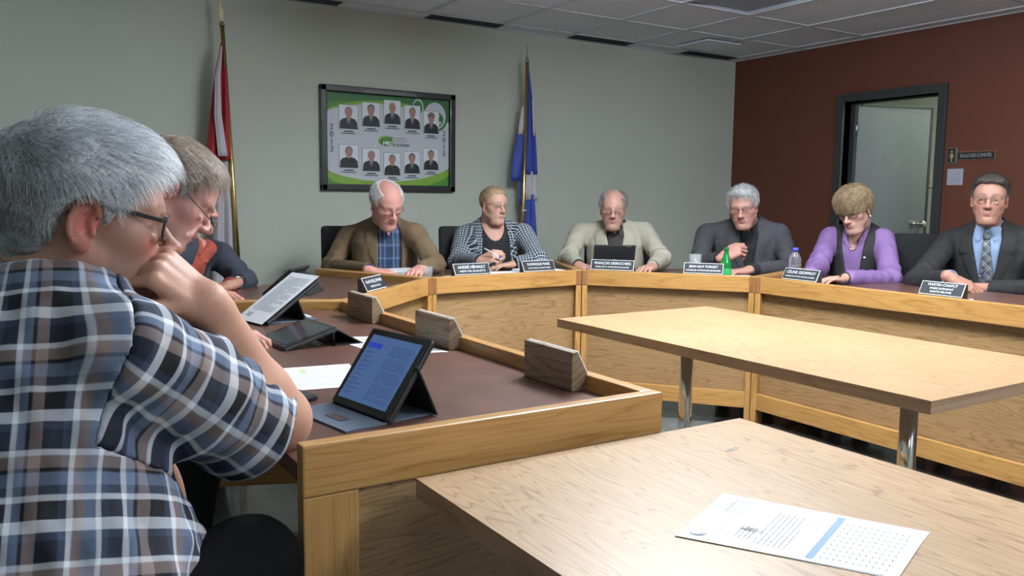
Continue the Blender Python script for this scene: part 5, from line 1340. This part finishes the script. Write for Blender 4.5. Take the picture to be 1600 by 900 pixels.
# ------------------------------------------------------------------ tablets
def tabletmesh(g, c0, ex, ey, W_, H_, screen, side='front', case=M['leather'], scr=None):
    """c0: bottom middle; ex along the bottom, ey up the device; screen normal = ex x ey"""
    ex = unit(ex); ey = unit(ey); n = unit(np.cross(ex, ey)); m = c0+ey*H_/2
    MB().box(m-n*.006, (W_, H_, .012), ax=ex, up=n, bev=.005).build('case_shell', case, g)
    MB().box(m+n*.0012, (W_-.008, H_-.008, .003), ax=ex, up=n, bev=.001).build('bezel', M['gloss'], g)
    s = MB(); q = [m+n*.0031+ex*a*(W_/2-.018)+ey*b_*(H_/2-.016) for a, b_ in ((-1, -1), (1, -1), (1, 1), (-1, 1))]; s.quad(q); so = s.build('screen', screen, g, recalc=False)
    return n, q, so
M['gloss'] = pmat('gloss_black', (.01, .01, .012), .08, coat=.6)
M['screen_blue'] = pmat('lit_screen', (.02, .03, .05), .12, emit=(.09, .18, .42), estr=.60, coat=.4)
M['scr_dark'] = pmat('lit_screen_text', (.02, .02, .03), .3, emit=(.03, .06, .17), estr=.9)
M['scr_sel'] = pmat('lit_screen_selection', (.02, .02, .03), .3, emit=(.015, .04, .42), estr=1.0)
M['scr_off'] = pmat('dark_screen', (.035, .045, .055), .12, coat=.6)
# 1 the lit tablet
g = thing('tablet', 'tablet with a lit blue screen standing in an open gray folio case', 'tablet', (.595, 1.512, ZW), 'tablets on the desks')
b0, b1 = V3(.578, 1.612, ZW+.006), V3(.613, 1.412, ZW+.006); up = V3(.098, .012, .138)
n_, q, so = tabletmesh(g, (b0+b1)/2, b1-b0, up, np.linalg.norm(b1-b0)+.006, .178, M['screen_blue'])
def onscreen(rects, mat, nm):
    b = MB()
    for x0, y0, x1, y1 in rects: b.quad([bil(q, a, c)+n_*.0006 for a, c in ((x0, y0), (x1, y0), (x1, y1), (x0, y1))])
    b.build(nm, mat, so, recalc=False)
rg = random.Random(4); rects = []
for k in range(11): y = .80-.07*k; rects.append((.06, y, .06+rg.uniform(.12, .24), y+.012)); rects.append((.06, y-.022, .06+rg.uniform(.05, .15), y-.014)); 
for k in range(7): rects.append((.015, .42-.06*k+.05, .04, .44-.06*k+.05))
for k in range(30):
    y = .88-.028*k
    if k % 7 == 6: continue
    x = .50
    while x < .93: w = rg.uniform(.02, .07); rects.append((x, y, min(x+w, .95), y+.009)); x += w+.012
onscreen(rects, M['scr_dark'], 'screen_text'); onscreen([(.02, .80, .30, .88)], M['scr_sel'], 'screen_selection')
# folio: front flap on the desk, rear wedge
fx = unit(b1-b0); fw = V3(-fx[1], fx[0], 0); fw = fw if fw[0] < 0 else -fw       # towards the reader
flap = MB().box((b0+b1)/2+fw*.042+V3(0, 0, -.004), (.205, .092, .004), ax=fx, bev=.001).build('folio_flap', M['suede'], g)
MB().box((b0+b1)/2+fw*.050+fx*.01+V3(0, 0, -.0015), (.055, .022, .0012), ax=fx).build('leather_patch', pmat('brown_patch', (.06, .038, .032), .6), flap)
tc = (b0+b1)/2+unit(up)*.115; ft = V3((b0+b1)[0]/2+.115, (b0+b1)[1]/2-.012, ZW+.004)
MB().box((tc+ft)/2, (.19, np.linalg.norm(tc-ft), .004), ax=fx, up=np.cross(fx, unit(tc-ft)), bev=.001).build('folio_prop', M['leather'], g)
MB().box((b0+b1)/2-fw*.055+V3(0, 0, -.004), (.195, .115, .004), ax=fx, bev=.001).build('folio_base', M['suede'], g)
# 2 dark tablet lying on a low wedge
g = thing('tablet', 'dark tablet lying almost flat on its black wedge cover behind the agenda sheet', 'tablet', (.75, 2.33, ZW), 'tablets on the desks')
a0, a1 = V3(.655, 2.440, ZW+.007), V3(.668, 2.250, ZW+.007); up = V3(.150, .005, .045)
tabletmesh(g, (a0+a1)/2, a1-a0, up, .215, .165, M['scr_off'])
e1 = (a0+a1)/2+unit(up)*.16; fx = unit(a1-a0)
MB().poly_prism([(e1+fx*-.10)[:2], (e1+fx*.10)[:2], (e1+fx*.10+V3(.085, 0, 0))[:2], (e1+fx*-.10+V3(.085, 0, 0))[:2]], ZW+.0005, ZW+.004).build('wedge_base', M['leather'], g)
e2 = e1+V3(.08, 0, 0); e2[2] = ZW+.006
MB().box((e1+e2)/2-V3(0, 0, .002), (.20, np.linalg.norm(e2-e1), .004), ax=fx, up=np.cross(fx, unit(e2-e1)), bev=.001).build('wedge_prop', M['leather'], g)
MB().box(e1-V3(.004, 0, .018), (.20, .003, .034), ax=fx, bev=.0005).build('wedge_riser', M['leather'], g)
# 3 sheet resting on a tablet propped up in its cover (left desk, far)
g = thing('tablet', 'tablet on a black stand leaning back, a printed sheet resting on it', 'tablet', (.80, 2.84, ZW), 'tablets on the desks')
L0, L1 = at(392, 497, z=ZW+.01), at(470, 413, d=2.93)
bot = V3(.735, 2.80, ZW+.010); topc = at(462, 418, d=3.02); up = topc-bot; fx = unit(V3(.20, -1.0, 0)); up = up-fx*(up@fx)
n_, q, so = tabletmesh(g, bot, fx, up, .195, .235, M['scr_off'])
st = bot+unit(up)*.14; sf = V3(st[0]+.035, st[1]+.0, ZW+.002)
MB().box((st+sf)/2, (.17, np.linalg.norm(st-sf), .005), ax=fx, up=np.cross(fx, unit(st-sf)), bev=.001).build('folio_prop', M['leather'], g)
MB().box(V3(.825, 2.84, ZW+.0025), (.19, .21, .004), ax=fx, bev=.001).build('folio_base', M['suede'], g)
s_up = unit(up); w_ = .093; ns = unit(np.cross(fx, s_up))
sq = [bot+ns*.006+s_up*.245-fx*w_, bot+ns*.006+s_up*.245+fx*w_, bot+ns*.006-s_up*.015+fx*w_, bot+ns*.006-s_up*.015-fx*w_]
paper('agenda_sheet', sq, 'printed sheet leaning on the propped tablet on the left desk', words=[('print', M['ink'], textrows(.10, .80, .028, .010)+[(.15, .35, .84+.01*k, .008, .7) for k in range(8)])], seed=11, group='papers on the left desk')
# 4 tablet of the man in the navy jacket, seen from behind
g = thing('tablet', 'black tablet in an open cover on the angled desk before the navy jacket man', 'tablet', (1.05, 3.72, ZW), 'tablets on the desks')
c4 = at(425, 455, z=ZW+.008); t4 = at(452, 418, d=3.95)
fx = unit(V3(-.60, -.80, 0)); up4 = V3(.11, -.085, .12); up4 = up4-fx*(up4@fx)
tabletmesh(g, c4, fx*1.0, up4, .24, .17, M['scr_off'])
e = c4+unit(up4)*.14; sfl = e+V3(.075, -.055, 0); sfl[2] = ZW+.003
MB().box((e+sfl)/2, (.22, np.linalg.norm(e-sfl), .004), ax=fx, up=np.cross(fx, unit(e-sfl)), bev=.001).build('folio_prop', M['leather'], g)
# 5 tablet of the man in the pale jacket: back of the case towards us
p5, f5, n5 = seg_at(3, 958, .17, z=ZW)
g = thing('tablet', 'black tablet standing before the pale jacket man, its case back to the camera', 'tablet', (p5[0], p5[1], ZW), 'tablets on the desks')
a = at(928, 424, z=ZW+.006); yawf = unit(V3(CR[0], CR[1], 0)); nb = V3(-yawf[1], yawf[0], 0)
tb_ = p5+V3(0, 0, .006)+unit(nb)*.03; ey = unit(V3(0, 0, 1)*.88-unit(nb)*.40)
n_, q, so = tabletmesh(g, tb_, -yawf, ey, .235, .185, M['scr_off'])
b = MB(); cc = tb_+ey*.070-n_*.0125
b.tube([cc+yawf*.024*math.cos(a)+ey*.024*math.sin(a) for a in np.linspace(0, 2*math.pi, 25)[:-1]], .003, 6, closed=True); b.build('case_emblem', M['ink'], g)
MB().box(tb_+ey*.180+yawf*.075-n_*.009, (.035, .008, .010), ax=yawf, up=n_, bev=.002).build('case_clip', M['steel'], g)
MB().box(tb_-yawf*.075+V3(0, 0, -.004)-nb*.06, (.13, .10, .004), ax=yawf, bev=.001).build('folio_flap', M['suede'], g)
# phone by the elbow
g = thing('phone', 'dark phone lying by the elbow of the plaid shirt man', 'phone', (.53, 1.72, ZW))
ph = V3(.515, 1.715, ZW+.006); MB().box(ph, (.075, .135, .010), ax=(1, .25, 0), bev=.004).build('phone_body', M['leather'], g); MB().box(ph+V3(0, 0, .0055), (.066, .125, .0012), ax=(1, .25, 0)).build('phone_screen', M['gloss'], g)
# ------------------------------------------------------------------ papers, books, phone of the far desks
def far_paper(i, pxs, off, sz, label, n=1, skew=0, curl=0, **k):
    p, f, nn = seg_at(i, pxs, off, z=wz); a = math.radians(skew); f2 = V3(f[0]*math.cos(a)-f[1]*math.sin(a), f[0]*math.sin(a)+f[1]*math.cos(a), 0); n2 = V3(-f2[1], f2[0], 0)
    w, h = sz; z = V3(0, 0, .0)
    q = [p-f2*w/2+n2*h/2+z, p+f2*w/2+n2*h/2+z, p+f2*w/2-n2*h/2+z, p-f2*w/2-n2*h/2+z]
    return paper('paper_sheet', q, label, words=[('print', M['ink_light'], textrows(.1, .9, .05, .012))], group='loose papers on the far desks', curl=curl, **k)
def stack(i, pxs, off, sz, h, label, skew=0):
    p, f, nn = seg_at(i, pxs, off, z=ZW); a = math.radians(skew); f2 = V3(f[0]*math.cos(a)-f[1]*math.sin(a), f[0]*math.sin(a)+f[1]*math.cos(a), 0)
    g = thing('paper_pile', label, 'papers', (p[0], p[1], ZW), 'piles of paper on the far desks'); r = random.Random(int(pxs))
    n = max(2, int(h/.004))
    for k in range(n):
        d = V3(r.uniform(-.006, .006), r.uniform(-.006, .006), 0); MB().box(p+d+V3(0, 0, .0005+h*(k+.5)/n), (sz[0], sz[1], h/n*.9), ax=f2).build('sheet', M['paper'], g)
    return g
stack(2, 640, .24, (.30, .24), .022, 'thick pile of papers under the hands of the brown jacket man', 4) if False else None
p4w = at(628, 427, z=ZW+.01)
g = thing('paper_pile', 'pile of papers under the hands of the brown jacket man', 'papers', (p4w[0], p4w[1], ZW), 'piles of paper on the far desks')
for k in range(6): MB().box(V3(p4w[0]+.003*k, p4w[1]+.10-.002*k, ZW+.002+.0036*k), (.27, .21, .0032), ax=(1, .02*k, 0)).build('sheet', M['paper'], g)
paper('paper_sheet', [V3(2.08, 4.02, wz), V3(2.32, 4.02, wz), V3(2.32, 3.80, wz), V3(2.08, 3.80, wz)], 'single white sheet between the brown jacket man and the first name plate', group='loose papers on the far desks')
stack(2, 790, .26, (.24, .17), .014, 'open papers under the hands of the woman in the windowpane jacket', -12)
stack(2, 842, .20, (.22, .20), .030, 'pile of papers behind the second name plate of the back desk', 4)
stack(3, 1150, .16, (.17, .14), .020, 'pile of white papers right of the green bottle', 20)
far_paper(4, 1398, .16, (.24, .12), 'white papers left of the last name plate on the right desk', curl=.012)
p, f, n = seg_at(4, 1425, .14, z=ZW); g = thing('folder', 'dark folder under the papers beside the last name plate', 'folder', (p[0], p[1], ZW)); MB().box(p+V3(0, 0, .009), (.15, .12, .016), ax=f, bev=.004).build('cover', M['leather'], g)
p, f, n = seg_at(4, 1312, .13, z=ZW); g = thing('phone_case', 'light blue phone case on the desk before the lilac woman', 'phone case', (p[0], p[1], ZW)); MB().box(p+V3(0, 0, .007), (.16, .09, .012), ax=f+n*.1, bev=.004).build('cover', pmat('sky_blue_plastic', (.10, .33, .52), .4), g)
MB().box(p+V3(0, 0, .014)+f*-.03+n*.02, (.05, .006, .002), ax=f).build('clasp', M['leather'], g)
# ------------------------------------------------------------------ bottles and glass
M['green_glass'] = pmat('green_bottle_glass', (.01, .22, .05), .08, trans=.35, ior=1.4, coat=.5)
M['pet'] = pmat('clear_bottle_plastic', (.90, .93, .97), .06, trans=.92, ior=1.12, coat=.4)
p, f, n = seg_at(3, 1133.5, .10, z=ZW); g = thing('bottle', 'small green glass bottle right of a name plate', 'bottle', (p[0], p[1], ZW))
top = .0
zt = at(1133, 387, d=float((p-CAM)@CF))[2]; hB = zt-ZW; k = hB
MB().lathe(p+V3(0, 0, .001), [(0, 0), (.026, 0), (.029, .004), (.030, k*.48), (.028, k*.56), (.016, k*.76), (.0125, k*.84), (.0125, k*.94), (.0145, k*.95), (.0145, k), (.010, k), (0, k*.995)], 28).build('glass_body', M['green_glass'], g)
MB().lathe(p+V3(0, 0, .001), [(.0304, k*.10), (.0308, k*.12), (.0308, k*.36), (.0304, k*.38)], 28).build('label_band', pmat('green_label', (.02, .30, .09), .5), g)
p, f, n = seg_at(4, 1240, .14, z=ZW); g = thing('bottle', 'clear plastic water bottle with a blue cap left of the lilac woman', 'bottle', (p[0], p[1], ZW))
zt = at(1240, 387, d=float((p-CAM)@CF))[2]; k = zt-ZW
pr = [(0, 0), (.026, 0), (.030, .006)]
for j in range(6): z = k*(.08+.09*j); pr += [(.031, z), (.0285, z+k*.022), (.031, z+k*.045)]
pr += [(.031, k*.62), (.030, k*.70), (.022, k*.82), (.0135, k*.87), (.0125, k*.90)]
MB().lathe(p+V3(0, 0, .001), pr, 28).build('bottle_body', M['pet'], g)
MB().lathe(p+V3(0, 0, .001), [(.0135, k*.89), (.0155, k*.895), (.0155, k*.995), (.013, k), (0, k)], 20).build('cap', pmat('blue_cap', (.05, .05, .32), .4), g)
p, f, n = seg_at(3, 1085, .16, z=ZW); g = thing('drinking_glass', 'empty clear tumbler behind the name plate left of the green bottle', 'glass', (p[0], p[1], ZW))
zt = at(1085, 397, d=float((p-CAM)@CF))[2]; k = zt-ZW
MB().lathe(p+V3(0, 0, .001), [(0, 0), (.030, 0), (.0345, k), (.0325, k), (.0285, .012), (0, .012)], 28).build('tumbler', M['glass'], g)
p, f, n = seg_at(4, 1516, .10, z=ZW); g = thing('plastic_stopper', 'small white plastic stopper right of the last name plate', 'stopper', (p[0], p[1], ZW)); MB().lathe(p, [(0, 0), (.010, 0), (.011, .012), (.008, .016), (.011, .022), (.008, .030), (0, .031)], 16).build('cap_body', M['white'], g)
p, f, n = seg_at(2, 677, .10, z=ZW); g = thing('drinking_glass', 'small clear glass at the corner of the back desk by the brown jacket man', 'glass', (p[0], p[1], ZW))
MB().lathe(p+V3(-.0, .06, .001), [(0, 0), (.022, 0), (.026, .075), (.0245, .075), (.021, .008), (0, .008)], 24).build('tumbler', M['glass'], g)
# pens
def pen(a, b_, mat, label, r=.0042, tip=M['ink']):
    a, b_ = np.array(a), np.array(b_); g = thing('pen', label, 'pen', (a+b_)/2, 'pens in hands')
    MB().tube([a, a+(b_-a)*.12, b_], [r*.25, r, r], 10).build('barrel', mat, g); MB().tube([a+(b_-a)*.10, a+(b_-a)*.2], [r*1.12, r*1.12], 10).build('grip', tip, g)
pen(at(786, 405, d=4.60), at(757, 388, d=4.66), M['white'], 'white pen held by the woman in the windowpane jacket', tip=pmat('blue_grip', (.05, .06, .30), .4))
pen(at(1253, 431, d=4.50), at(1275, 413, d=4.55), pmat('teal_pen', (.03, .18, .28), .3), 'teal pen held by the woman in lilac')
pen(at(1529, 433, d=3.98), at(1538, 424, d=4.02), pmat('navy_pen', (.02, .02, .09), .3), 'dark pen between the fingers of the black suit man', r=.005)
pen(at(366, 433, d=3.60), at(384, 434, d=3.64), M['steel'], 'silver pen held by the man in the navy jacket', r=.004)
# watches
def watch(E, W, root, t=.93, r=.030, mat=M['steel']):
    ax = unit(W-E); c = W-ax*.012; a = unit(np.cross(ax, (0, 0, 1))); b_ = np.cross(ax, a)
    MB().tube([c+(a*math.cos(k)+b_*math.sin(k))*r for k in np.linspace(0, 2*math.pi, 25)[:-1]], .004, 6, closed=True).build('watch', mat, root)
watch(at(1392, 438, d=4.55), at(1318, 434, z=.815), r8, r=.0285, mat=M['leather'])
# ------------------------------------------------------------------ framed picture
g = thing('framed_picture', 'framed green and white group picture of ten portraits on the back wall', 'picture', (2.387, WY, 1.5))
px0, px1, pz0, pz1 = 1.885, 2.889, 1.244, 1.938; yf = WY-.022
b = MB(); w = .042
for (c, d) in ((((px0+px1)/2, yf, pz1-w/2), (px1-px0, .04, w)), (((px0+px1)/2, yf, pz0+w/2), (px1-px0, .04, w)), ((px0+w/2, yf, (pz0+pz1)/2), (w, .04, pz1-pz0)), ((px1-w/2, yf, (pz0+pz1)/2), (w, .04, pz1-pz0))): b.box(c, d, bev=.006)
b.build('frame', pmat('picture_frame_black', (.018, .021, .024), .35, coat=.3), g)
qx0, qx1, qz0, qz1 = px0+w-.002, px1-w+.002, pz0+w-.002, pz1-w+.002; PW, PH = qx1-qx0, qz1-qz0
def PQ(u, v, l): return V3(qx0+u*PW, yf+.012-l*.0004, qz1-v*PH)
def conv(x, y):
    u = (x-140)/842; t0, t1 = 140+85*u, 775+30*u; return u, (y-t0)/(t1-t0)
def poly(pts, l, mat, name, parent=g):
    b = MB(); b.bm.faces.new([b.bm.verts.new(Vector(PQ(min(max(u, 0), 1), min(max(v, 0), 1), l))) for u, v in pts]); o = b.build(name, mat, parent, recalc=False)
    me = o.data
    if me.polygons[0].normal.y > 0: me.flip_normals()
    return o
def ellp(cu, cv, ru, rv, a0=0, a1=360, n=48): return [(cu+ru*math.cos(math.radians(a0+(a1-a0)*i/n)), cv+rv*math.sin(math.radians(a0+(a1-a0)*i/n))) for i in range(n+(a1-a0 < 360))]
G1, G2, G3, PWh = pmat('print_green_dark', (.035, .15, .045), .5), pmat('print_green_mid', (.07, .24, .04), .5), pmat('print_green_lime', (.19, .36, .04), .5), pmat('print_white', (.50, .54, .60), .5)
poly([(0, 0), (1, 0), (1, 1), (0, 1)], 0, G1, 'print_background')
poly([(0, .13), (.12, .09), (.3, .10), (.5, .12), (.7, .18), (.85, .26), (1, .3), (1, 1), (0, 1)], .5, G2, 'print_band')
poly(ellp(.47, .56, .70, .50), 1, G3, 'print_curve')
poly(ellp(.46, .53, .69, .43), 2, PWh, 'print_field')
poly(ellp(.885, .20, .105, .17), 3, G1, 'print_swirl'); poly(ellp(.880, .19, .092, .155), 4, PWh, 'print_swirl'); poly(ellp(.895, .23, .055, .085), 5, G1, 'print_swirl'); poly(ellp(.890, .235, .046, .072), 6, PWh, 'print_swirl'); poly(ellp(.925, .22, .014, .035), 7, G1, 'print_swirl')
poly(ellp(.735, .10, .045, .09), 3.2, PWh, 'print_swirl'); poly(ellp(.732, .11, .038, .08), 3.6, G1, 'print_swirl')
skin_p, suit_p, shirt_p = pmat('print_skin', (.36, .19, .15), .5), pmat('print_suit', (.012, .014, .022), .5), pmat('print_shirt', (.35, .38, .46), .5)
hairs = {0: (.20, .20, .21), 1: (.05, .045, .045), 2: (.30, .20, .17), 3: (.18, .18, .18), 4: (.16, .13, .12), 5: (.12, .11, .11), 6: (.25, .17, .15), 7: (.14, .13, .12), 8: (.015, .012, .012), 9: (.10, .10, .11)}
PR = [(225, 347, 235, 402), (375, 493, 222, 388), (521, 635, 210, 375), (662, 773, 248, 410), (797, 907, 290, 445), (225, 347, 505, 667), (375, 493, 532, 692), (519, 632, 565, 723), (658, 770, 560, 713), (795, 905, 540, 692)]
portrait_white = pmat('print_portrait_white', (.64, .70, .78), .5)
for i, (x0, x1, y0, y1) in enumerate(PR):
    u0, v0 = conv(x0, y0+(8 if i < 5 else 8)*0); u1, _ = conv(x1, y0); xm = (x0+x1)/2; _, v0 = conv(xm, y0+4); _, v1 = conv(xm, y1-3)
    b = MB(); mats = [portrait_white, suit_p, skin_p, shirt_p, pmat('print_hair', hairs[i], .5), G1]
    def F(pts, l, mi):
        f = b.bm.faces.new([b.bm.verts.new(Vector(PQ(u0+(u1-u0)*a, v0+(v1-v0)*c, l))) for a, c in pts]); f.material_index = mi; f.normal_update()
        if f.normal.y > 0: f.normal_flip()
    F([(-.02, -.015), (1.02, -.015), (1.02, 1.015), (-.02, 1.015)], 7.5, 5); F([(0, 0), (1, 0), (1, 1), (0, 1)], 8, 0)
    F([(.02, 1), (.05, .70), (.16, .60), (.38, .54), (.62, .54), (.84, .60), (.96, .72), (.99, 1)], 9, 1)
    if i not in (5, 7): F([(.40, .54), (.60, .54), (.53, .86), (.47, .86)], 10, 3); F([(.475, .60), (.525, .60), (.54, .90), (.46, .90)], 11, 1)
    F(ellp(.5, .50, .12, .10, n=16), 11.5, 2)
    F(ellp(.5, .27 if i not in (2, 6) else .30, .205, .20, n=20), 12, 4 if i not in (2, 6) else 2); F(ellp(.5, .34, .175, .215, n=20), 13, 2)
    if i == 4: F(ellp(.5, .26, .24, .22, 180, 360, n=14), 13.5, 4)
    b.build('portrait', mats, g, recalc=False)
mid = [(conv((x0+x1)/2, y1+12), i) for i, (x0, x1, y0, y1) in enumerate(PR)]
for (u, v), i in mid:
    b = MB()
    for k, (wd_, h) in enumerate(((.035, .006), (.055, .004))):
        v_ = v+.005+k*.022; b.quad([PQ(u+a*wd_, v_+c*h, 9) for a, c in ((-1, -1), (-1, 1), (1, 1), (1, -1))])
    b.build('caption', M['blackink'], g, recalc=False)
def ptext(s, u, v, size, mat, **k): put_text('lettering', [(s, size, 0, None)], PQ(u, v, 15), (1, 0, 0), (0, 0, 1), mat, g, lift=.0002, **k)
GD = pmat('print_gray_dark', (.06, .08, .09), .5)
for j, ch in enumerate('2013'): u, v = conv(176, 385+50.5*j); ptext(ch, u, v, .055, GD)
for j, ch in enumerate('2015'): u, v = conv(945, 446+46*j); ptext(ch, u, v, .052, GD)
u, v = conv(530, 487); poly(ellp(u, v, .058, .056), 8, G3, 'logo_leaf'); poly(ellp(u+.008, v+.01, .050, .046), 9, G1, 'logo_leaf'); poly([(u+.055, v-.05), (u+.055, v+.03), (u+.02, v+.05), (u-.02, v-.02), (u+.01, v-.045)], 10, G2, 'logo_leaf')
ptext('MRC', u+.018, v+.028, .036, M['white'], bold=.0012); ptext('de Joliette', u+.122, v+.036, .034, GD); ptext('Une région où', u+.118, v-.035, .017, M['ink']); ptext('grandeur nature', u+.118, v-.005, .017, M['ink'])
# ------------------------------------------------------------------ wall signs beside the door
def wx(x, y): return at(x, y, X=WX)
g = thing('wall_sign', 'small black pictogram plate right of the door', 'sign', wx(1488, 243)); a, c = wx(1482, 231), wx(1495, 255); m = (a+c)/2
MB().box((WX-.004, m[1], m[2]), (.008, abs(a[1]-c[1]), abs(a[2]-c[2])), bev=.001).build('plate_edge', M['steel'], g)
MB().box((WX-.009, m[1]+.002, m[2]), (.003, abs(a[1]-c[1])-.014, abs(a[2]-c[2])-.012)).build('plate', M['plate'], g)
gold = pmat('gold_pictogram', (.32, .24, .10), .4)
b = MB(); b.lathe((WX-.0112, m[1], m[2]+.025), [(0, 0), (.009, 0), (.009, .001)], 16, axis=(-1, 0, 0)); b.box((WX-.0112, m[1], m[2]-.004), (.001, .026, .030)); b.box((WX-.0112, m[1], m[2]-.030), (.001, .010, .026)); b.build('pictogram', gold, g)
g = thing('wall_sign', 'narrow black room sign with pale lettering right of the door', 'sign', wx(1526, 243)); a, c = wx(1497, 236.5), wx(1555.5, 249.5); m = (a+c)/2
MB().box((WX-.004, m[1], m[2]+.0), (.008, abs(a[1]-c[1]), .060), bev=.001).build('plate_edge', M['endgrain'], g)
MB().box((WX-.009, m[1], m[2]), (.003, abs(a[1]-c[1])-.010, .050)).build('plate', M['plate'], g)
put_text('lettering', [('SALLE DES COMITÉS', .032, 0, .215)], (WX-.0108, m[1], m[2]), (0, -1, 0), (0, 0, 1), pmat('sign_lettering', (.42, .40, .38), .5), g, lift=.0004)
g = thing('notice_paper', 'small pale notice taped to the red wall below the signs', 'paper', wx(1492, 276)); a, c = wx(1481, 264), wx(1504, 289); m = (a+c)/2
MB().box((WX-.0015, m[1], m[2]), (.002, abs(a[1]-c[1]), abs(a[2]-c[2]))).build('sheet', pmat('notice_gray', (.34, .35, .42), .7), g)
b = MB(); b.box((WX-.003, m[1]-.02, m[2]+.018), (.0006, .035, .006)); 
for k in range(4): b.box((WX-.003, m[1]+.0, m[2]-.005-.012*k), (.0006, .07, .0025))
b.box((WX-.003, m[1], m[2]+.045), (.0006, .08, .002)); b.build('print', M['ink'], g)
# ------------------------------------------------------------------ flags
def cloth(rows, yb, amp, nf, mat, name, parent, ph=0, label=None):
    """rows of (pixel y, left, right) measured on the plane Y = yb; gathered folds in depth"""
    W_ = 22; V = []; n = 0; rr = []
    for (y0, l0, r0), (y1, l1, r1) in zip(rows[:-1], rows[1:]):
        k = max(2, int(abs(y1-y0)/9))
        for i in range(k): t = i/k; rr.append((y0+(y1-y0)*t, l0+(l1-l0)*t, r0+(r1-r0)*t))
    rr.append(rows[-1])
    for j, (y, l, r) in enumerate(rr):
        a, b_ = at(l, y, Y=yb), at(r, y, Y=yb); t = j/len(rr)
        for i in range(W_+1):
            u = i/W_; p = a+(b_-a)*u; p[1] += amp*(.4+.6*t)*math.sin(u*nf*2*math.pi+ph+t*1.3)+amp*.35*math.sin(u*nf*4.7+t*5); V.append(p)
    F = [(j*(W_+1)+i, j*(W_+1)+i+1, (j+1)*(W_+1)+i+1, (j+1)*(W_+1)+i) for j in range(len(rr)-1) for i in range(W_)]
    o = link(name, mesh_from(V, F, True), mat, parent); md = o.modifiers.new('s', 'SOLIDIFY'); md.thickness = .003
    if label: o['label'] = label
    return o
red, fwhite, blue = pmat('flag_red', (.34, .02, .03), .7), pmat('flag_white', (.50, .48, .52), .75), pmat('flag_blue', (.035, .065, .34), .65)
yC = 5.27; a, c = at(347, 40, Y=yC), at(372, 400, Y=yC); d = (c-a)/(a[2]-c[2]); base = a+d*(a[2]-.03); base = V3(base[0], base[1], .03)
g = thing('flag', 'red and white flag furled on a brass pole at the left of the picture', 'flag', (base[0], base[1], 0), 'flags on poles')
MB().tube([base, a], .0125, 14).build('pole', M['brass'], g)
MB().lathe((base[0], base[1], 0), [(0, 0), (.13, 0), (.13, .015), (.04, .03), (.02, .06), (0, .06)], 28).build('base', M['brass'], g)
b = MB(); b.lathe(a, [(.0, 0), (.016, .0), (.018, .008), (.012, .016), (.007, .022), (0, .03)], 14)
for s in ((0, .028), (.020, .06), (.013, .11), (.0, .165)): pass
v0 = a+V3(0, 0, .02); pts = [(0, 0), (.016, .035), (.020, .06), (.010, .11), (0, .16), (-.010, .11), (-.020, .06), (-.016, .035)]
fr_ = [b.bm.verts.new(Vector(v0+V3(p[0]*.8-p[1]*.08, -.003, p[1]))) for p in pts]; bk_ = [b.bm.verts.new(Vector(v0+V3(p[0]*.8-p[1]*.08, .003, p[1]))) for p in pts]
b.bm.faces.new(fr_); b.bm.faces.new(bk_[::-1])
for i in range(8): b.bm.faces.new([fr_[i], bk_[i], bk_[(i+1) % 8], fr_[(i+1) % 8]])
b.build('finial', pmat('dull_brass', (.30, .24, .14), .4, metal=.7), g)
cloth([(235, 334, 361), (300, 333, 366), (400, 334, 371), (450, 332, 374)], yC+.02, .020, 2.2, fwhite, 'flag_cloth', g, 1.0, 'white lower fold')
cloth([(66, 345.5, 348.5), (110, 337, 353), (180, 329, 357), (250, 322, 360)], yC-.005, .016, 1.8, red, 'flag_cloth', g, .5, 'red fold')
cloth([(72, 345, 347), (120, 336, 344.5), (180, 335, 347), (244, 341, 356)], yC-.045, .007, 1.2, fwhite, 'flag_cloth', g, 0, 'white stripe fold')
yQ = 5.24; a, c = at(823.5, 97, Y=yQ), at(817, 350, Y=yQ); d = (c-a)/(a[2]-c[2]); base = a+d*(a[2]-.03); base = V3(base[0], base[1], .03)
g = thing('flag', 'blue and white flag furled on a brass pole right of the woman in windowpane', 'flag', (base[0], base[1], 0), 'flags on poles')
MB().tube([base, a], .0125, 14).build('pole', M['brass'], g)
MB().lathe((base[0], base[1], 0), [(0, 0), (.13, 0), (.13, .015), (.04, .03), (.02, .06), (0, .06)], 28).build('base', M['brass'], g)
MB().lathe(a, [(0, 0), (.016, 0), (.016, .012), (.008, .02), (.004, .05), (.001, .13), (0, .13)], 12).build('finial', M['steel'], g)
r_ = at(818, 329, Y=yQ); MB().tube([r_+V3(-.02, -.012, 0), r_+V3(.016, -.014, .003)], .005, 8).build('cord_ring', M['white'], g)
cloth([(100, 824, 826), (150, 824, 831), (210, 823, 835), (272, 822, 838)], yQ+.01, .014, 1.6, blue, 'flag_cloth', g, .3, 'upper blue fold')
cloth([(268, 823, 837), (312, 822, 838)], yQ+.015, .014, 1.6, fwhite, 'flag_cloth', g, .3, 'white cross fold')
cloth([(304, 820, 835), (388, 819, 838), (430, 819, 839)], yQ+.02, .016, 1.6, blue, 'flag_cloth', g, .9, 'lower blue fold')
cloth([(262, 834, 839), (330, 834.5, 841), (400, 836, 842)], yQ+.03, .008, 1.1, fwhite, 'flag_cloth', g, .9, 'white edge fold')
cloth([(165, 816, 820), (210, 810, 820)], yQ+.02, .010, 1.0, fwhite, 'flag_cloth', g, .9, 'white rear fold')
cloth([(205, 809, 820), (250, 802, 819), (283, 799, 815)], yQ+.022, .012, 1.0, blue, 'flag_cloth', g, .2, 'blue rear corner')
cloth([(280, 812, 817), (320, 812, 817)], yQ+.03, .006, 1.0, blue, 'flag_cloth', g, .2, 'blue rear fold')
cloth([(155, 831, 834), (212, 833, 836)], yQ-.006, .002, 1.0, fwhite, 'flag_emblem', g, .2, 'pale emblem')
